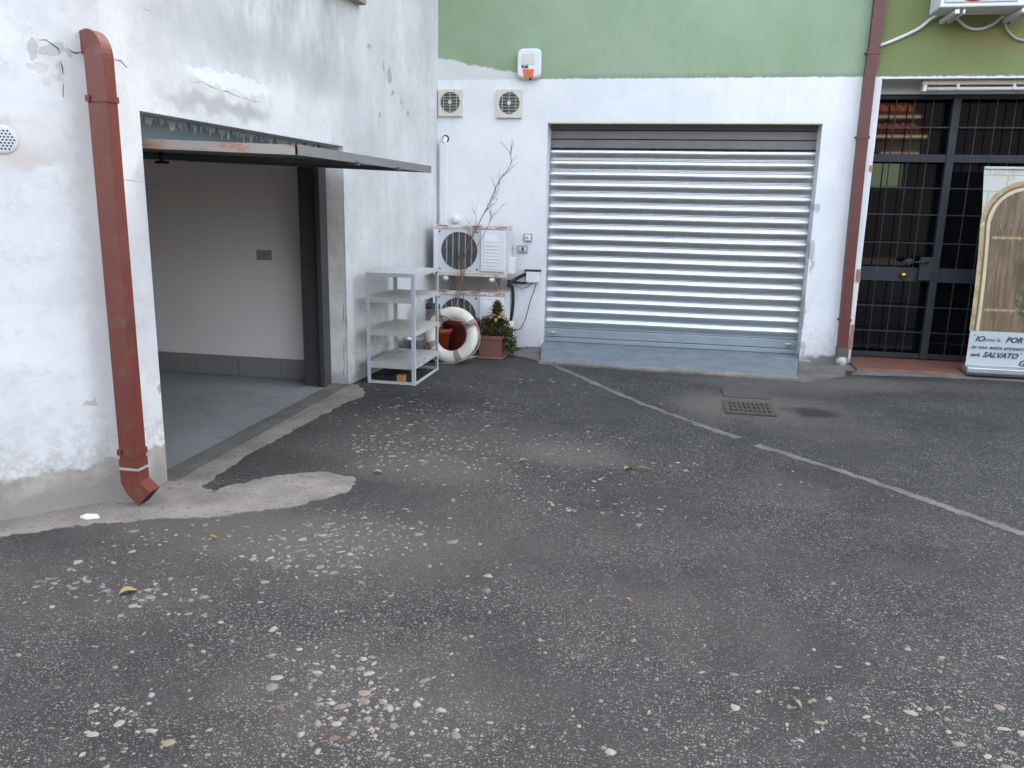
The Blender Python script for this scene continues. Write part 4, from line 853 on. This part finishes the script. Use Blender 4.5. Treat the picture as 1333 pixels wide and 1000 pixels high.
b = MB(); a_ = bp(0, 2.005, .012); c_ = bp(1.0, 2.03, -.012); b.box(a_, c_, bev=.004); b.build('top_rail', A['galum'], bn)
b = MB(); b.tube([(3.46, 8.80, .05), (3.46, 8.83, 2.0)], .011, 8); b.build('pole', A['galum'], bn)
b = MB(); b.box((2.93, 8.50, .0355), (4.3, 8.80, .043), bev=.003); dm = tag(b.build('doormat', simple('dark_brown_mat', (.035, .024, .024), .95, 0, .3, 40, None, .004)), 'dark brown doormat under the banner stand on the terracotta step', 'doormat')

# ------------------------------------------------------------------ loose stones, leaves
b = MB(); rng = random.Random(21)
def stone(x, y, r, mi, zf=.09):
    n = rng.choice((5, 6, 7, 8)); a0 = rng.uniform(0, 6.28); el = rng.uniform(.38, .92); th = rng.uniform(0, 3.14); z = r*zf*rng.uniform(.4, 1.3)+.0012; rr = [rng.uniform(.68, 1.15) for _ in range(n)]; R1, R2 = [], []
    for i in range(n):
        a = a0+6.2832*i/n; u, v = math.cos(a)*r*rr[i], math.sin(a)*r*el*rr[i]; X_, Y_ = u*math.cos(th)-v*math.sin(th), u*math.sin(th)+v*math.cos(th)
        R1.append(b.bm.verts.new((x+X_, y+Y_, -.001))); R2.append(b.bm.verts.new((x+X_*.8, y+Y_*.8, z)))
    for i in range(n):
        f = b.bm.faces.new((R1[i], R1[(i+1) % n], R2[(i+1) % n], R2[i])); f.material_index = mi; f.smooth = True
    f = b.bm.faces.new(R2); f.material_index = mi; f.smooth = True
def pick(): return rng.choices((0, 1, 2, 3), (3.4, 3.2, 3.2, .4))[0]
clusters = [ # px, py, spread x, spread y, count, mean radius
 (462, 905, .13, .13, 80, .014), (500, 950, .22, .10, 45, .013), (440, 955, .12, .08, 18, .013), (160, 925, .07, .05, 12, .013), (150, 970, .12, .05, 12, .012), (230, 975, .12, .05, 8, .015), (80, 745, .3, .14, 40, .016), (130, 775, .25, .09, 45, .017), (200, 760, .2, .1, 30, .014),
 (260, 830, .2, .1, 14, .014), (330, 825, .1, .05, 5, .017), (185, 700, .35, .07, 36, .012), (300, 700, .3, .1, 40, .012), (390, 735, .15, .06, 22, .019), (440, 715, .2, .16, 60, .016), (470, 690, .25, .14, 60, .014), (420, 690, .3, .15, 50, .012), (520, 690, .3, .2, 46, .011), (380, 670, .25, .08, 24, .012),
 (495, 585, .22, .16, 60, .016), (545, 590, .3, .2, 90, .015), (600, 590, .3, .2, 60, .014), (650, 575, .3, .2, 60, .012), (640, 620, .3, .2, 44, .012), (560, 560, .3, .2, 60, .014), (525, 530, .22, .3, 70, .013), (575, 545, .3, .3, 60, .011), (640, 535, .25, .2, 36, .013), (700, 600, .4, .3, 60, .012), (830, 575, .3, .15, 26, .013), (840, 608, .2, .1, 20, .013), (770, 640, .5, .2, 40, .012), (800, 665, .2, .08, 16, .016),
 (700, 495, .2, .1, 10, .018), (690, 510, .5, .25, 30, .012), (1090, 640, .3, .2, 18, .012), (1010, 600, .5, .3, 26, .010), (1230, 880, .3, .16, 40, .0105), (1290, 900, .15, .2, 26, .012), (1170, 945, .25, .12, 24, .0105), (1060, 930, .16, .1, 20, .0105), (900, 880, .15, .05, 6, .016), (870, 970, .3, .06, 8, .011), (830, 925, .15, .08, 8, .013), (1000, 960, .25, .08, 12, .010), (1300, 960, .1, .1, 16, .018), (880, 750, .7, .4, 40, .008), (700, 820, .8, .3, 60, .009), (560, 800, .5, .3, 50, .010), (330, 900, .5, .3, 50, .009), (1150, 760, .6, .4, 40, .009), (620, 960, .3, .12, 20, .012), (730, 960, .3, .12, 18, .012)]
for px, py, sx, sy, cnt, rad in clusters:
    c = G(px, py)
    for i in range(int(cnt*1.7)):
        x, y = c.x+rng.gauss(0, sx), c.y+rng.gauss(0, sy)
        if x < -2.55 or y > 8.0 or (x < -1.75 and 3.5 < y < 4.25) or (gx0-.1 < x < gx1+.1 and gy0-.1 < y < 7.45): continue
        stone(x, y, min(.027, rad*.72*rng.lognormvariate(-.15, .55)), pick())
for i in range(3200):
    x, y = rng.uniform(-2.5, 3.6), rng.uniform(1.6, 8.0)
    if (x < -1.75 and 3.4 < y < 4.3) or (gx0-.1 < x < gx1+.1 and gy0-.1 < y < 7.45) or mnoise.noise(V((x*.9, y*.9, 2))) < rng.uniform(-.5, .3): continue
    stone(x, y, rng.uniform(.0025, .006)*rng.choice((1, 1, 1, 1.4)), pick())
lo = b.build('loose_stones', [simple('white_pebble', (.25, .228, .195), .9, 0, .3, 45), simple('grey_pebble', (.15, .137, .12), .9, 0, .3, 45), simple('tan_pebble', (.20, .16, .115), .9, 0, .3, 45), simple('rust_pebble', (.15, .085, .055), .9, 0, .2, 60)])
lo['kind'] = 'stuff'; lo['label'] = 'pale pebbles and stone chips scattered over the worn asphalt'; lo['category'] = 'gravel'
def dryleaf(px, py, L, w, rot, mat, lab):
    L *= .78; w *= .7
    c = G(px, py); b = MB(); Mx = Matrix.Translation((c.x, c.y, .006)) @ Matrix.Rotation(rot, 4, 'Z'); g = []
    for i in range(7):
        t_ = i/6; ww = w*math.sin(math.pi*min(.98, max(.02, t_)))**.7*.5; zz = .010*math.sin(math.pi*t_)+.004*math.sin(5*t_); g.append([Mx @ V((L*(t_-.5), s_*ww, zz+abs(s_)*.006)) for s_ in (-1, 0, 1)])
    rows = [[b.bm.verts.new(p) for p in r] for r in g]
    for a_, c_ in zip(rows, rows[1:]):
        for k in range(2): b.bm.faces.new((a_[k], a_[k+1], c_[k+1], c_[k]))
    o = b.build('dry_leaf', mat, smooth=True); tag(o, lab, 'leaf', 'dry leaves on the asphalt')
lf = simple('dry_leaf_brown', (.22, .125, .055), .7, 0, .3, 30); lf2 = simple('dry_leaf_orange', (.34, .125, .04), .7, 0, .3, 30); lf3 = simple('dry_leaf_yellow', (.30, .205, .085), .7, 0, .3, 30)
dryleaf(838, 613, .13, .035, .1, lf, 'long brown dry leaf on dusty patch left of the concrete seam'); dryleaf(817, 612, .08, .05, .8, lf3, 'tan curled leaf beside the long brown leaf'); dryleaf(818, 786, .045, .022, -.1, lf2, 'bright orange leaf alone on the asphalt in the middle'); dryleaf(909, 797, .035, .016, .2, lf2, 'tiny orange leaf right of the bright orange one')
dryleaf(492, 617, .07, .05, .4, lf3, 'yellow leaf among white stones near the concrete apron'); dryleaf(682, 602, .09, .04, .5, lf3, 'yellow leaf at edge of dusty patch in front of life ring'); dryleaf(167, 773, .09, .06, .9, lf3, 'pale yellow leaf among stones in the left foreground'); dryleaf(277, 703, .06, .03, .3, lf2, 'reddish brown leaf just below the concrete apron'); dryleaf(1037, 920, .07, .02, 2.0, lf3, 'thin yellow straw leaf in the right foreground')
q = G(119, 674, .006); b = MB(); b.prism(rough_poly([(q.x-.05, q.y-.02), (q.x, q.y-.03), (q.x+.05, q.y), (q.x+.01, q.y+.03), (q.x-.045, q.y+.02)], .006, .02), .004, .018, bev=.003); tag(b.build('stone', simple('white_stone', (.66, .66, .66), .7)), 'flat white stone on the concrete apron left of the downpipe', 'stone')
q1 = V((*G(545, 900)[:2], .012)); 
b = MB(); P = [G(470, 930), G(478, 920), G(488, 913)]; b.tube([V((p.x, p.y, .03)) for p in P], .003, 5); tag(b.build('twig', A['stem']), 'short thin dry twig lying on white stones in the foreground', 'twig')

# ------------------------------------------------------------------ house opposite (seen mirrored in the dark glazing)
oh = thing('tiled_house', 'sunlit house with stepped clay tile eaves mirrored in the gate glass', 'house', (6, -11, 0))
b = MB(); b.box((-9, -12, 0), (16, -11, 4.0)); b.box((-9, -14, 4.0), (16, -12.0, 4.72)); b.box((-9, -18, 4.72), (16, -14, 6.0)); b.build('wall', A['housedark'], oh)  # wall made wide and near black to keep bright sky out of the glazing
b = MB()
for yb, z0 in ((-11.0, 4.03), (-12.0, 4.75)):
    x = 6.35
    while x < 7.95:
        b.lathe([(.13, 0), (.11, 1.1)], n=8, M=Matrix.Translation((x, yb+.25, z0)) @ Matrix.Rotation(R(72), 4, 'X'), a0=0, a1=math.pi); x += .27
b.build('roof_tile', A['tile'], oh)
b = MB(); b.box((6.3, -10.99, 3.93), (7.95, -10.78, 4.0)); b.box((6.3, -11.99, 4.65), (7.95, -11.78, 4.715)); b.box((6.6, -10.99, 3.42), (7.8, -10.9, 3.47)); b.build('eave', simple('cream_eave', (.50, .40, .24), .8), oh)
b = MB(); b.box((6.45, -10.995, 3.48), (7.9, -10.97, 3.92)); b.build('wall', simple('brown_render', (.05, .042, .036), .9, spec=0), oh)
b = MB(); b.box((6.3, -10.99, 2.35), (7.35, -10.95, 3.2)); b.build('shutter', simple('pale_green_shutter', (.11, .17, .10), .6), oh)

# ------------------------------------------------------------------ light
w = bpy.data.worlds.new('World'); sc.world = w; w.use_nodes = True; nt = w.node_tree
EL, AZ = R(33), R(14)
sky = nt.nodes.new('ShaderNodeTexSky'); sky.sky_type = 'NISHITA'; sky.sun_disc = False; sky.sun_elevation = EL; sky.sun_rotation = AZ; sky.air_density = 1.0; sky.dust_density = 4.5; sky.ozone_density = 1.0
bg = nt.nodes['Background']; bg.inputs[1].default_value = .12; hs = N(nt, 'ShaderNodeHueSaturation', {'Color': sky.outputs[0], 'Saturation': .46}); nt.links.new(hs.outputs[0], bg.inputs[0])
sd = bpy.data.lights.new('sun', 'SUN'); sd.energy = 3.5; sd.angle = R(.5); sd.color = (1, .93, .83); so = bpy.data.objects.new('sun', sd); C.objects.link(so)
dirv = V((math.sin(AZ)*math.cos(EL), math.cos(AZ)*math.cos(EL), math.sin(EL))); so.rotation_euler = dirv.to_track_quat('Z', 'Y').to_euler(); so.location = (3, 12, 12)
vs = sc.view_settings; vs.view_transform = 'Standard'; vs.look = 'None'; vs.exposure = 3.38; vs.gamma = 1
